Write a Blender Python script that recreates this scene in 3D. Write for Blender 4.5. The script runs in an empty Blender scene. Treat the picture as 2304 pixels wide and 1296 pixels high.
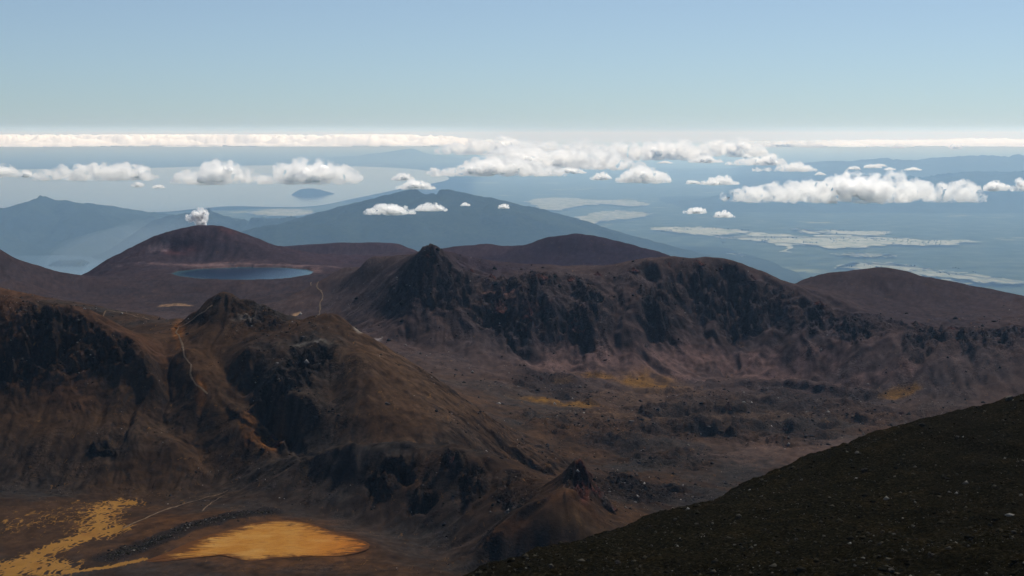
import bpy, bmesh, math, random
import numpy as np
from mathutils import Vector, Matrix

R = math.radians
rng = np.random.default_rng(7)
random.seed(7)
S = bpy.context.scene
COL = S.collection

# ------------------------------------------------------------------ camera
F = 3370.0                      # focal length in photo pixels (photo 2304 x 1296)
CX, CY, HOR = 1152.0, 648.0, 300.0
CAMZ = 2300.0                   # camera above the lowland plain (z = 0)
PITCH = math.atan((CY - HOR) / F)
cam = bpy.data.cameras.new('camera')
cam.lens = F / 2304.0 * 36.0
cam.sensor_width = 36.0
cam.clip_start = 1.0
cam.clip_end = 900000.0
camo = bpy.data.objects.new('camera', cam)
camo.location = (0, 0, CAMZ)
camo.rotation_euler = (math.pi / 2 - PITCH, 0, 0)
COL.objects.link(camo)
S.camera = camo

# ------------------------------------------------------------------ sky, sun, exposure
SUN_AZ, SUN_EL = R(32), R(50)          # azimuth from +Y (view direction), negative = left
w = bpy.data.worlds.new('World')
S.world = w
w.use_nodes = True
nt = w.node_tree
sky = nt.nodes.new('ShaderNodeTexSky')
sky.sky_type = 'NISHITA'
sky.sun_disc = False
sky.sun_elevation = SUN_EL
sky.sun_rotation = SUN_AZ
sky.altitude = 2500
sky.air_density = 1.0
sky.dust_density = 1.3
sky.ozone_density = 7.0
nt.nodes['Background'].inputs['Strength'].default_value = 0.078
tnt = nt.nodes.new('ShaderNodeMix'); tnt.data_type = 'RGBA'; tnt.blend_type = 'MULTIPLY'; tnt.inputs[0].default_value = 1.0
tnt.inputs[7].default_value = (.88, .99, 1.01, 1)
hs = nt.nodes.new('ShaderNodeHueSaturation'); hs.inputs['Saturation'].default_value = .68
nt.links.new(sky.outputs[0], hs.inputs['Color']); nt.links.new(hs.outputs[0], tnt.inputs[6]); nt.links.new(tnt.outputs[2], nt.nodes['Background'].inputs['Color'])
sun = bpy.data.lights.new('sun', 'SUN')
sun.energy = 5.0
sun.angle = R(0.53)
sun.color = (1.0, 0.95, 0.87)
suno = bpy.data.objects.new('sun', sun)
sd = Vector((math.sin(SUN_AZ) * math.cos(SUN_EL), math.cos(SUN_AZ) * math.cos(SUN_EL), math.sin(SUN_EL)))
suno.rotation_euler = sd.to_track_quat('Z', 'Y').to_euler()
suno.location = (0, 0, 3000)
COL.objects.link(suno)
S.view_settings.view_transform = 'Standard'
S.view_settings.look = 'None'
S.view_settings.exposure = 0.0
S.view_settings.gamma = 1.0
S.view_settings.use_curve_mapping = False
S.cycles.use_denoising = True
S.cycles.max_bounces = 14
S.cycles.volume_bounces = 12
S.cycles.volume_step_rate = 1.0
S.cycles.sample_clamp_indirect = 4.0

# ------------------------------------------------------------------ helpers
def tag(o, label, cat=None, group=None, kind=None):
    o['label'] = label
    if cat: o['category'] = cat
    if group: o['group'] = group
    if kind: o['kind'] = kind
    return o

def mesh_np(name, V, Fc, mat=None, smooth=True, attrs=None, parent=None):
    """V (n,3), Fc (m,3|4) -> linked mesh object; attrs {name: (n,) or (n,3)} point attributes"""
    V = np.asarray(V, np.float32); Fc = np.asarray(Fc, np.int32)
    me = bpy.data.meshes.new(name)
    k = Fc.shape[1]
    me.vertices.add(len(V)); me.vertices.foreach_set('co', V.ravel())
    me.loops.add(Fc.size); me.loops.foreach_set('vertex_index', Fc.ravel())
    me.polygons.add(len(Fc))
    me.polygons.foreach_set('loop_start', np.arange(0, Fc.size, k, dtype=np.int32))
    me.polygons.foreach_set('loop_total', np.full(len(Fc), k, np.int32))
    if smooth:
        me.polygons.foreach_set('use_smooth', np.ones(len(Fc), bool))
    for an, av in (attrs or {}).items():
        av = np.asarray(av, np.float32)
        if av.ndim == 1:
            a = me.attributes.new(an, 'FLOAT', 'POINT'); a.data.foreach_set('value', av)
        else:
            a = me.attributes.new(an, 'FLOAT_COLOR', 'POINT')
            a.data.foreach_set('color', np.concatenate([av, np.ones((len(av), 1), np.float32)], 1).ravel())
    me.update(calc_edges=True)
    me.validate()
    if mat: me.materials.append(mat)
    o = bpy.data.objects.new(name, me)
    COL.objects.link(o)
    if parent: o.parent = parent
    return o

def hash2(ix, iy, seed=0):
    h = (ix.astype(np.int64) * 374761393 + iy.astype(np.int64) * 668265263 + seed * 1442695041) & 0xFFFFFFFF
    h = ((h ^ (h >> 13)) * 1274126177) & 0xFFFFFFFF
    h = ((h ^ (h >> 16)) * 2246822519) & 0xFFFFFFFF
    return (h ^ (h >> 15)) & 0xFFFFFFFF

def perlin(x, y, seed=0):
    x = np.asarray(x, np.float64); y = np.asarray(y, np.float64)
    x0 = np.floor(x); y0 = np.floor(y)
    fx = (x - x0).astype(np.float32); fy = (y - y0).astype(np.float32)
    ux = fx * fx * fx * (fx * (fx * 6 - 15) + 10); uy = fy * fy * fy * (fy * (fy * 6 - 15) + 10)
    def g(dx, dy):
        a = hash2(x0 + dx, y0 + dy, seed).astype(np.float32) * np.float32(2 * math.pi / 4294967296.0)
        return np.cos(a) * (fx - dx) + np.sin(a) * (fy - dy)
    n0 = g(0, 0) * (1 - ux) + g(1, 0) * ux
    n1 = g(0, 1) * (1 - ux) + g(1, 1) * ux
    return (n0 * (1 - uy) + n1 * uy) * 1.5

def perlin3(x, y, z, seed=0):
    z0 = np.floor(z); fz = (z - z0).astype(np.float32)
    uz = fz * fz * (3 - 2 * fz)
    # cheap: blend of offset 2D slices + skew, good enough for cloud billows
    a = perlin(x + z0 * 17.13, y + z0 * 9.77, seed)
    b = perlin(x + (z0 + 1) * 17.13, y + (z0 + 1) * 9.77, seed)
    return a * (1 - uz) + b * uz

def fbm(x, y, oct=5, lac=2.03, gain=0.5, seed=0):
    s = 0; a = 1.0
    for i in range(oct):
        s = s + a * perlin(x, y, seed + i); x = x * lac + 3.7; y = y * lac - 1.9; a *= gain
    return s

def ridged(x, y, oct=5, lac=2.1, gain=0.5, seed=0):
    s = 0; a = 1.0; wgt = 1.0
    for i in range(oct):
        n = 1.0 - np.abs(perlin(x, y, seed + i)) * 1.6
        n = n * n * wgt
        wgt = np.clip(n * 1.6, 0, 1)
        s = s + a * n; x = x * lac + 5.1; y = y * lac + 2.3; a *= gain
    return s

def sstep(a, b, x):
    t = np.clip((x - a) / (b - a), 0, 1)
    return t * t * (3 - 2 * t)

def erosion(px, py, gx, gy, freq, seed=0):
    """one octave of slope-aligned gully noise; gx, gy = local gradient (uphill). returns value, d/dx, d/dy"""
    L = np.sqrt(gx * gx + gy * gy) + 1e-6
    tx, ty = -gy / L, gx / L                       # contour direction
    X = px * freq; Y = py * freq
    ix = np.floor(X); iy = np.floor(Y)
    fx = (X - ix).astype(np.float32); fy = (Y - iy).astype(np.float32)
    va = np.zeros_like(fx); dx = np.zeros_like(fx); dy = np.zeros_like(fx); wt = np.zeros_like(fx)
    for i in (-1, 0, 1, 2):
        for j in (-1, 0, 1, 2):
            h = hash2(ix + i, iy + j, seed)
            jx = (h & 0xFFFF).astype(np.float32) / 65536.0 - .5
            jy = (h >> 16).astype(np.float32) / 65536.0 - .5
            ax = fx - i + jx * .6 - .0; ay = fy - j + jy * .6
            d2 = ax * ax + ay * ay
            g = np.exp(-d2 * 2.0)
            ph = (ax * tx + ay * ty) * (2 * math.pi) * 1.0
            wt += g
            va += np.cos(ph) * g
            sn = -np.sin(ph) * g
            dx += sn * tx; dy += sn * ty
    return va / wt, dx / wt, dy / wt

# pixel -> world on the ground plan.  (u, v) = (x / y, log y)
def ray(px, py):
    x = (px - CX) / F; yv = (CY - py) / F
    c, s = math.cos(PITCH), math.sin(PITCH)
    return np.array([x, c + yv * s, -s + yv * c])
def P(px, py, q):
    """q > 0: distance along y;  q < 0: height relative to the camera"""
    r = ray(px, py)
    k = q / r[1] if q > 0 else q / r[2]
    p = r * k
    return np.array([p[0], p[1], p[2] + CAMZ])

# ------------------------------------------------------------------ node material helper
class NM:
    def __init__(s, name):
        s.m = bpy.data.materials.new(name); s.m.use_nodes = True
        s.nt = s.m.node_tree; s.N = s.nt.nodes; s.L = s.nt.links
        s.b = s.N['Principled BSDF']; s.out = s.N['Material Output']
        s.b.inputs['Roughness'].default_value = 0.95
        s.b.inputs['Specular IOR Level'].default_value = 0.0
    def n(s, t, **kw):
        x = s.N.new(t)
        for k, v in kw.items():
            if hasattr(x, k): setattr(x, k, v)
        return x
    def link(s, a, b): s.L.new(a, b)
    def coord(s, scale=1.0, stretch=None):
        g = s.n('ShaderNodeNewGeometry')
        if stretch is None and scale == 1.0: return g.outputs['Position']
        mp = s.n('ShaderNodeMapping')
        mp.inputs['Scale'].default_value = stretch or (scale,) * 3
        s.link(g.outputs['Position'], mp.inputs['Vector'])
        return mp.outputs[0]
    def noise(s, scale, detail=6, rough=.6, vec=None, dist=0):
        x = s.n('ShaderNodeTexNoise')
        x.inputs['Scale'].default_value = scale; x.inputs['Detail'].default_value = detail
        x.inputs['Roughness'].default_value = rough; x.inputs['Distortion'].default_value = dist
        s.link(vec if vec is not None else s.coord(), x.inputs['Vector'])
        return x.outputs['Fac']
    def ramp(s, fac, stops):
        r = s.n('ShaderNodeValToRGB')
        e = r.color_ramp.elements
        while len(e) < len(stops): e.new(0.5)
        for el, (p, c) in zip(e, stops):
            el.position = p; el.color = tuple(c) + (1,) if len(c) == 3 else c
        s.link(fac, r.inputs[0])
        return r.outputs[0]
    def mix(s, fac, a, b, mode='MIX'):
        x = s.n('ShaderNodeMix', data_type='RGBA', blend_type=mode)
        for v, i in ((fac, 0), (a, 6), (b, 7)):
            if isinstance(v, (int, float)): x.inputs[i].default_value = v
            elif isinstance(v, tuple): x.inputs[i].default_value = v + (1,) if len(v) == 3 else v
            else: s.link(v, x.inputs[i])
        return x.outputs[2]
    def math(s, op, a, b=0.0):
        x = s.n('ShaderNodeMath', operation=op)
        for v, i in ((a, 0), (b, 1)):
            if isinstance(v, (int, float)): x.inputs[i].default_value = v
            else: s.link(v, x.inputs[i])
        return x.outputs[0]
    def attr(s, name):
        a = s.n('ShaderNodeAttribute'); a.attribute_name = name
        return a
    def bump(s, h, strength, dist):
        b = s.n('ShaderNodeBump')
        b.inputs['Strength'].default_value = strength; b.inputs['Distance'].default_value = dist
        s.link(h, b.inputs['Height'])
        s.link(b.outputs[0], s.b.inputs['Normal'])
    def base(s, c):
        if isinstance(c, tuple): s.b.inputs['Base Color'].default_value = c + (1,)
        else: s.link(c, s.b.inputs['Base Color'])

# ------------------------------------------------------------------ terrain control lines (photo px, px, distance or height)
LINES = [
    # -- inner crater with the ochre ponds: flat floor
    [(-400,1130,-242),(-200,1120,-243),(0,1112,-243.5),(120,1118,-244)],
    [(-400,1290,-243),(-100,1290,-243.5),(150,1290,-244.5)],
    [(0,1200,-244.3),(200,1180,-244.3),(300,1230,-244.6)], [(330,1270,-245),(430,1235,-245),(520,1190,-245.2),(640,1175,-245.2),(760,1195,-245.2),(840,1225,-245.2),(760,1245,-245.2),(600,1250,-245.2),(420,1262,-245)],
    [(500,1296,-243.5),(700,1290,-243.2),(900,1290,-242)], [(250,1240,-242.6),(380,1180,-242.4),(520,1150,-242.6)],
    [(-400,1600,-244),(0,1600,-244),(500,1600,-243),(900,1600,-242),(1200,1600,-243),(1700,1600,-262),(2400,1600,-275)],
    # -- left crater wall
    [(-500,610,1210),(-300,635,1200),(-100,662,1190),(20,678,1190),(100,684,1190),(170,690,1188),(215,712,1180),(255,745,1170),(300,775,1160),(335,803,1152),(350,850,1138)],
    [(-300,880,1126),(-150,890,1124),(40,885,1126),(130,872,1129),(220,845,1142),(290,850,1140)],
    [(-400,1085,1044),(0,1085,1044),(150,1098,1037),(300,1108,1032),(420,1103,1036),(500,1090,1040)],
    [(-300,990,1082),(0,990,1080),(150,990,1080),(300,990,1080),(400,995,1077)],
    [(-500,560,1440),(-300,600,1420),(0,646,1390),(60,660,1375),(110,680,1350),(200,695,1340),(330,715,1320),(380,727,1290),(430,724,1275),(460,710,1262)],
    [(240,745,1255),(300,752,1240),(350,752,1225),(380,775,1195)], [(200,760,1270),(100,740,1300),(-50,720,1320)],
    # -- spur with the trail
    [(405,738,1245),(397,748,1225),(412,785,1172),(428,830,1150),(455,875,1126),(510,925,1102),(545,962,1084),(590,1000,1068),(640,1028,1055)],
    [(375,800,1180),(372,850,1154),(360,930,1119),(425,1000,1085),(475,1050,1063)],
    [(465,790,1178),(530,850,1143),(585,920,1109),(640,985,1084)],
    # -- red knob and the brown dome
    [(440,702,1268),(468,682,1256),(488,663,1246),(510,658,1242),(540,671,1240),(570,690,1236),(620,704,1232),(650,721,1228),(690,720,1224),(735,704,1215),(762,714,1212),(800,743,1205),(850,772,1200),(950,835,1186),(1020,885,1168),(1080,930,1152),(1130,972,1150),(1180,1010,1165)],
    [(500,735,1205),(560,740,1198),(620,745,1195)],
    [(560,790,1153),(620,770,1166),(700,765,1165),(740,790,1150),(750,840,1126),(740,900,1096)],
    [(620,815,1138),(600,850,1122),(650,880,1102),(690,850,1116)], [(590,890,1104),(640,905,1092),(700,900,1087)],
    [(800,800,1132),(800,860,1104),(820,940,1065)], [(900,850,1130),(900,920,1084),(910,970,1055)], [(1000,930,1098),(1010,980,1062)],
    [(690,1018,1050),(800,1002,1042),(900,998,1038),(1000,1008,1042),(1100,1032,1070),(1200,1055,1120)],
    # -- near grey ridge, pinnacle, orange mound
    [(560,1062,1046),(640,1038,1034),(700,1023,1022),(790,1006,1010),(900,998,1000),(950,1012,994),(1010,1003,985),(1050,1020,975),(1090,1033,965),(1120,1060,955),(1170,1075,943),(1205,1090,932),(1250,1083,918),(1280,1055,905),(1302,1036,898),(1322,1070,894),(1345,1118,890),(1372,1150,890),(1470,1168,905),(1560,1200,930)],
    [(560,1128,986),(700,1150,966),(850,1185,936),(950,1200,918),(1010,1225,895),(1060,1262,858)],
    [(700,1080,1004),(850,1085,975),(930,1100,962),(1020,1100,946),(1100,1120,925),(1150,1140,905)],
    [(1278,1110,866),(1230,1124,862),(1190,1150,856),(1130,1190,849),(1090,1215,845)], [(1278,1110,866),(1335,1140,868),(1348,1190,852)],
    [(1200,1212,841),(1240,1182,845),(1290,1182,845),(1325,1195,844)], [(1080,1265,834),(1150,1270,832),(1250,1250,832),(1350,1215,838),(1450,1215,850)], [(1225,1108,900),(1160,1135,888)],
    [(1302,1036,898),(1275,1072,897),(1245,1100,893),(1215,1120,885)], [(1302,1036,898),(1303,1070,886),(1296,1100,874)], [(1340,1110,905),(1390,1150,915)],
    [(1330,1120,960),(1400,1130,1010),(1500,1120,1060)],
    # -- hidden ground behind the crater ridge
    [(-500,740,1600),(-200,755,1550),(100,765,1520),(400,768,1520),(600,770,1520),(750,775,1500),(850,830,1420),(930,880,1390)],
    [(-400,735,1850),(0,738,1850),(300,738,1850),(600,735,1850)],
    # -- right valley floor
    [(960,800,-243),(1000,840,-250),(1080,890,-257),(1150,950,-264),(1230,1000,-272),(1300,1040,-278)],
    [(1050,845,-250),(1150,880,-261),(1250,910,-268),(1350,930,-274)], [(1200,955,-265),(1350,990,-275),(1500,1000,-280),(1700,1010,-282),(1900,985,-284),(2100,955,-285),(2400,930,-286)],
    [(1450,1060,-281),(1600,1085,-284),(1800,1090,-287),(2100,1090,-290)],[(1400,880,-275),(1550,885,-277),(1750,880,-280),(1950,905,-284),(2150,920,-285)],[(1500,940,-279),(1700,945,-281),(1900,950,-284)],
    # -- cliffs: foot, talus top, crest
    [(880,760,-232),(950,780,-240),(1020,800,-246),(1100,830,-256),(1200,850,-265),(1300,862,-270),(1450,862,-274),(1600,850,-276),(1750,852,-278),(1850,868,-280),(2000,885,-281),(2150,900,-281),(2304,905,-281),(2600,905,-281)],
    [(1060,735,1708),(1150,770,1700),(1230,775,1702),(1330,760,1712),(1420,740,1722),(1500,755,1740),(1560,760,1750),(1630,765,1752),(1700,770,1752),(1800,770,1728),(1950,780,1690),(2100,800,1645),(2304,800,1640)],
    [(780,598,2060),(830,584,1960),(880,584,1900),(920,579,1845),(945,567,1815),(965,556,1800),(980,563,1798),(1000,577,1800),(1040,597,1815),(1090,614,1816),(1150,624,1810),(1210,614,1810),(1290,622,1810),(1340,612,1837),(1450,598,1837),(1510,590,1850),(1560,583,1864),(1590,585,1866),(1620,594,1862),(1658,602,1856),(1680,612,1850),(1720,632,1835),(1790,655,1810),(1880,685,1795),(1960,705,1782),(2050,721,1770),(2130,734,1762),(2200,727,1757),(2304,720,1754),(2600,715,1752)],
    [(1000,640,1765),(1050,660,1757),(1110,657,1752),(1160,672,1742),(1200,682,1738),(1240,690,1738)], [(1000,700,1722),(1060,690,1735),(1120,735,1722),(1180,765,1704)],
    [(1280,690,1745),(1310,705,1732),(1345,745,1716)], [(1380,690,1752),(1450,680,1758),(1480,700,1745)], [(1540,680,1800),(1600,690,1804),(1680,690,1798)],
    [(760,660,1960),(800,655,1900),(850,660,1830),(900,640,1800)], [(760,720,1830),(800,735,1780),(870,720,1755),(930,690,1735)],
    [(850,610,1900),(900,612,1832),(930,620,1790)], [(830,800,1560),(890,810,1560)], [(800,770,1640),(850,780,1640)],
    # behind the crest
    [(850,680,2250),(1000,690,2100),(1200,690,2150),(1400,680,2150),(1550,670,2120),(1700,690,2050)],
    # -- right hill
    [(1785,642,1960),(1822,624,1985),(1860,612,2000),(1930,606,2015),(1985,602,2020),(2040,610,2022),(2100,625,2020),(2200,647,2010),(2304,668,1990),(2600,735,1950)],
    [(1830,655,1890),(1900,660,1895),(1980,660,1905),(2100,680,1895),(2304,705,1850)], [(1950,692,1830),(2080,714,1795),(2304,718,1770)],
    [(1700,760,2500),(2000,740,2700),(2304,760,2700),(2600,780,2600)],
    # -- blue lake, its bank and its hill
    [(374,615,-250.5),(400,626,-251),(450,634,-251),(545,637,-250.5),(640,632,-250.5),(695,620,-250.5)],
    [(390,611,-251.2),(450,605,-251.2),(540,600,-251.2),(640,601,-251.2),(700,607,-251.2)],
    [(430,617,-255),(540,618,-256),(650,614,-255)],
    [(200,655,-261),(300,660,-262),(420,664,-262),(540,664,-262),(660,660,-260)], [(250,690,-263),(400,690,-263),(520,690,-263.5),(640,695,-262),(700,700,-260)],
    [(715,600,-249),(740,615,2560),(735,640,2330),(722,680,2120)],
    [(176,624,2850),(215,600,2880),(250,580,2900),(320,545,2930),(400,518,2960),(440,510,2975),(478,506,2985),(505,509,2990),(530,517,2990),(600,545,2990),(650,562,2990),(700,580,3000),(750,590,3000),(800,594,3000)],
    [(230,620,2770),(300,600,2800),(350,598,2790)], [(330,585,2850),(380,590,2850),(440,585,2870),(520,580,2870),(600,582,2880)], [(345,562,2905),(400,560,2905),(460,548,2920),(520,545,2925)],
    [(-500,440,2520),(-200,500,2510),(-60,535,2500),(0,561,2490),(20,576,2490),(60,598,2500),(110,612,2520),(150,616,2560),(176,624,2640)],
    [(-500,640,3000),(-200,660,2950),(0,665,2900),(90,662,2850),(140,652,2800),(168,648,2960),(180,650,3100)],
    [(-200,640,2250),(0,640,2280),(60,650,2330),(110,655,2400)], [(-300,700,2050),(0,692,2080),(150,690,2180)],
    # -- pale hill and the purple dome
    [(560,580,4000),(640,562,4000),(690,552,4030),(750,544,4050),(850,546,4050),(900,552,4020),(935,562,3980),(980,575,3900)],
    [(680,590,3800),(760,582,3850),(850,584,3850),(930,590,3750)],
    [(980,563,3350),(1050,553,3320),(1100,547,3300),(1150,554,3300),(1190,553,3260),(1215,542,3240),(1240,533,3220),(1275,529,3205),(1310,528,3200),(1350,532,3200),(1400,545,3180),(1460,562,3150),(1520,585,3100),(1600,628,3000),(1700,690,2900)],
    [(1000,600,3080),(1100,590,3110),(1200,597,3050),(1250,580,3080),(1310,570,3100),(1400,585,3060),(1480,600,2980)], [(1050,640,2850),(1200,640,2800),(1350,635,2820),(1480,640,2800)],
    # -- far side falling towards the lowland
    [(-500,700,3600),(-100,690,3600),(300,680,3700),(600,690,3900)], [(-500,780,5600),(0,780,5600),(600,780,5600),(1200,780,5600),(1700,790,5200),(2300,790,4800),(2700,790,4800)],
    [(1000,640,4000),(1300,640,4000),(1600,700,3800),(1900,760,3500),(2300,770,3500),(2700,770,3500)],
]
def densify(line, step):
    pts = [P(*q) for q in line]
    out = [pts[0]]
    for a, b, qa, qb in zip(pts[:-1], pts[1:], line[:-1], line[1:]):
        n = max(1, int(math.hypot(qa[0] - qb[0], qa[1] - qb[1]) / step))
        for i in range(1, n + 1): out.append(a + (b - a) * i / n)
    return out
CP = np.array([p for l in LINES for p in densify(l, 26)])
cu, cv, cz = CP[:, 0] / CP[:, 1], np.log(CP[:, 1]), CP[:, 2]
def kern(du, dv): return np.sqrt(du * du + dv * dv + 1e-5)
A = kern(cu[:, None] - cu[None], cv[:, None] - cv[None])
n_ = len(cu)
M = np.zeros((n_ + 3, n_ + 3)); M[:n_, :n_] = A - np.eye(n_) * 3e-4
M[:n_, n_] = 1; M[:n_, n_ + 1] = cu; M[:n_, n_ + 2] = cv; M[n_:, :n_] = M[:n_, n_:].T
SOL = np.linalg.solve(M, np.concatenate([cz, [0, 0, 0]]))
def H0(u, v):
    """smooth base height at (x / y, log y)"""
    sh = u.shape; u = u.ravel().astype(np.float32); v = v.ravel().astype(np.float32)
    out = np.empty(len(u), np.float32); c = SOL.astype(np.float32)
    for i in range(0, len(u), 20000):
        a, b = u[i:i + 20000, None], v[i:i + 20000, None]
        du = a - cu[None].astype(np.float32); dv = b - cv[None].astype(np.float32)
        du *= du; dv *= dv; du += dv; du += np.float32(1e-5)
        np.sqrt(du, out=du)
        out[i:i + 20000] = du @ c[:n_]
    return (out + SOL[n_] + SOL[n_ + 1] * u + SOL[n_ + 2] * v).reshape(sh)

# ------------------------------------------------------------------ terrain grid
NU, NV = 1060, 800
U_ = np.linspace(-0.42, 0.42, NU)
# rows: denser where the photo shows more (1000 - 2000 m)
_v = np.linspace(math.log(640), math.log(5300), 4000)
_d = np.exp(_v)
_den = 0.3 + 2.6 * np.exp(-((_v - math.log(1120)) / 0.11) ** 2) + 0.9 * np.exp(-((_v - math.log(900)) / 0.12) ** 2) + 2.0 * np.exp(-((_v - math.log(1755)) / 0.045) ** 2) + 0.8 * np.exp(-((_v - math.log(1450)) / 0.16) ** 2) + 0.7 * np.exp(-((_v - math.log(2850)) / 0.07) ** 2)
_c = np.cumsum(_den); _c = (_c - _c[0]) / (_c[-1] - _c[0])
V_ = np.interp(np.linspace(0, 1, NV), _c, _v)
# base on a half-resolution lattice, then bilinear
Uc = U_[::2] if NU % 2 else np.concatenate([U_[::2], U_[-1:]])
Vc = np.concatenate([V_[::2], V_[-1:]])
Hc = H0(*np.meshgrid(Uc, Vc))
def bil(Hg, ug, vg, u, v):
    iu = np.clip(np.searchsorted(ug, u) - 1, 0, len(ug) - 2); iv = np.clip(np.searchsorted(vg, v) - 1, 0, len(vg) - 2)
    fu = np.clip((u - ug[iu]) / (ug[iu + 1] - ug[iu]), 0, 1); fv = np.clip((v - vg[iv]) / (vg[iv + 1] - vg[iv]), 0, 1)
    return (Hg[iv, iu] * (1 - fu) + Hg[iv, iu + 1] * fu) * (1 - fv) + (Hg[iv + 1, iu] * (1 - fu) + Hg[iv + 1, iu + 1] * fu) * fv
UU, VV = np.meshgrid(U_, V_)
HB = bil(Hc, Uc, Vc, UU.ravel(), VV.ravel()).reshape(UU.shape)
YY = np.exp(VV); XX = UU * YY

def hit(px, py, Hg=None, d0=640.0, d1=5200.0):
    """ground point seen at a photo pixel"""
    r = ray(px, py); u = r[0] / r[1]
    d = np.exp(np.linspace(math.log(d0), math.log(d1), 1600))
    z = CAMZ + d * r[2] / r[1]
    h = bil(Hc if Hg is None else Hg, Uc if Hg is None else U_, Vc if Hg is None else V_, np.full_like(d, u), np.log(d))
    k = np.argmax(z < h)
    if not (z < h).any(): k = len(d) - 1
    return np.array([u * d[k], d[k], h[k]])

_warp1 = fbm(XX / 60.0, YY / 60.0, 4, seed=51); _warp2 = fbm(XX / 60.0 + 31, YY / 60.0 - 7, 4, seed=77)
_fine1 = fbm(XX / 14.0, YY / 14.0, 4, seed=151); _fine2 = fbm(XX / 14.0 + 31, YY / 14.0 - 7, 4, seed=177)
def blob(px, py, rx, ry, soft=1.0, rough=0.35, angle=0.0):
    """irregular patch on the ground (1 inside, 0 outside), centred where the photo shows pixel (px, py)"""
    c = hit(px, py); a = hit(px, py - ry); b = hit(px, py + ry)
    u0, v0 = c[0] / c[1], math.log(c[1])
    da, db = abs(math.log(a[1]) - v0), abs(math.log(b[1]) - v0)
    dv = max(da, db) if max(da, db) < 2.2 * min(da, db) + 1e-4 else min(da, db) * 1.4
    dv = max(min(dv, 0.16), 0.003); du = rx / F
    s = rough
    qu = (UU - u0) / du + s * (_warp1 + .5 * _fine1); qv = (VV - v0) / dv + s * (_warp2 + .5 * _fine2)
    if angle:
        ca, sa = math.cos(angle), math.sin(angle); qu, qv = ca * qu + sa * qv, -sa * qu + ca * qv
    r = np.sqrt(qu * qu + qv * qv)
    return 1 - sstep(1 - 0.5 * soft, 1 + 0.5 * soft, r)
def blobs(lst, **kw):
    m = np.zeros_like(UU)
    for b in lst: m = np.maximum(m, blob(*b[:4], **dict(kw, **(b[4] if len(b) > 4 else {}))))
    return m

def polyfield(lst, wd):
    """soft 1..0 field round a polyline given in photo pixels; wd metres"""
    pts = [hit(*q)[:2] for q in lst]
    best = np.full(XX.shape, 1e9)
    for a, b in zip(pts[:-1], pts[1:]):
        ab = b - a; t = np.clip(((XX - a[0]) * ab[0] + (YY - a[1]) * ab[1]) / (ab @ ab), 0, 1)
        best = np.minimum(best, np.hypot(XX - a[0] - t * ab[0], YY - a[1] - t * ab[1]))
    return 1 - best / wd

# gradient of the base
def grad(Hg):
    dHu = np.gradient(Hg, axis=1) / np.gradient(UU, axis=1)
    dHv = np.gradient(Hg, axis=0) / np.gradient(VV, axis=0)
    gx = dHu / YY; gy = dHv / YY - UU / YY * dHu
    return gx, gy
# ---- lakes / floors are calm
flat = blobs([(545, 618, 200, 20), (600, 1215, 300, 60), (150, 1220, 330, 90)], rough=.1)
gx, gy = grad(HB)
for _ in range(3):
    gx[1:-1, 1:-1] = (gx[1:-1, 1:-1] * 4 + gx[:-2, 1:-1] + gx[2:, 1:-1] + gx[1:-1, :-2] + gx[1:-1, 2:]) / 8
    gy[1:-1, 1:-1] = (gy[1:-1, 1:-1] * 4 + gy[:-2, 1:-1] + gy[2:, 1:-1] + gy[1:-1, :-2] + gy[1:-1, 2:]) / 8
slope0 = np.sqrt(gx * gx + gy * gy)

CRAG0 = blobs([
    (110, 760, 110, 60), (230, 790, 70, 36), (40, 830, 60, 36), (590, 705, 60, 22), (640, 860, 45, 36), (690, 805, 45, 26),
    (960, 600, 50, 40), (930, 650, 40, 60), (1010, 660, 60, 40), (1120, 690, 90, 60), (1200, 720, 70, 50), (1290, 700, 70, 50), (1240, 640, 100, 25),
    (1600, 670, 90, 55), (1480, 680, 50, 30), (1700, 690, 75, 50), (1820, 715, 70, 30), (1960, 735, 70, 22), (2110, 760, 80, 22), (2260, 765, 70, 24),
    (880, 1075, 48, 34), (1000, 1055, 45, 36), (1060, 1100, 40, 38), (950, 1125, 40, 26), (1170, 1110, 50, 25), (1300, 1075, 25, 30, dict(soft=1.4)), (1110, 1235, 30, 25),
    (230, 1015, 50, 15)], soft=.9, rough=.45)
_rib = perlin(XX / 34 + .8 * _warp1, YY / 190, 930) + .55 * perlin(XX / 15 + .5 * _fine1, YY / 70, 931) + .35 * _warp2
CRAG = CRAG0 * np.where(YY > 1350, sstep(-.22, .16, _rib + .08), sstep(-.55, .0, _rib + .1))
LAVA = blobs([(1650, 915, 260, 30), (1650, 965, 260, 26), (1380, 1005, 110, 20), (1250, 870, 110, 30), (1800, 885, 150, 18), (1500, 1030, 160, 20), (1430, 1105, 100, 25), (1950, 935, 200, 25), (1400, 960, 200, 30)], soft=1.2, rough=.5)
SMOOTH = blobs([(1450, 800, 140, 40), (1650, 815, 160, 36), (1850, 825, 140, 34), (1200, 815, 120, 30), (200, 1000, 330, 90), (470, 830, 90, 90), (860, 900, 190, 100), (850, 870, 160, 120), (700, 560, 200, 60), (1985, 650, 250, 60), (300, 745, 120, 40), (850, 565, 150, 25), (1850, 1020, 260, 35), (1270, 1170, 110, 50)], soft=1.3)

cell = np.maximum(np.gradient(YY, axis=0), np.gradient(XX, axis=1))        # local mesh step in metres
def vis(wl): return sstep(2.0, 4.5, wl / cell)
far = np.clip(YY / 1100.0, 0.8, 1.8)
# broad undulation
D = 2.2 * far * fbm(XX / 90.0, YY / 90.0, 4, seed=3) * (1 - .9 * flat) * (1 - .5 * SMOOTH)
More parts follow.
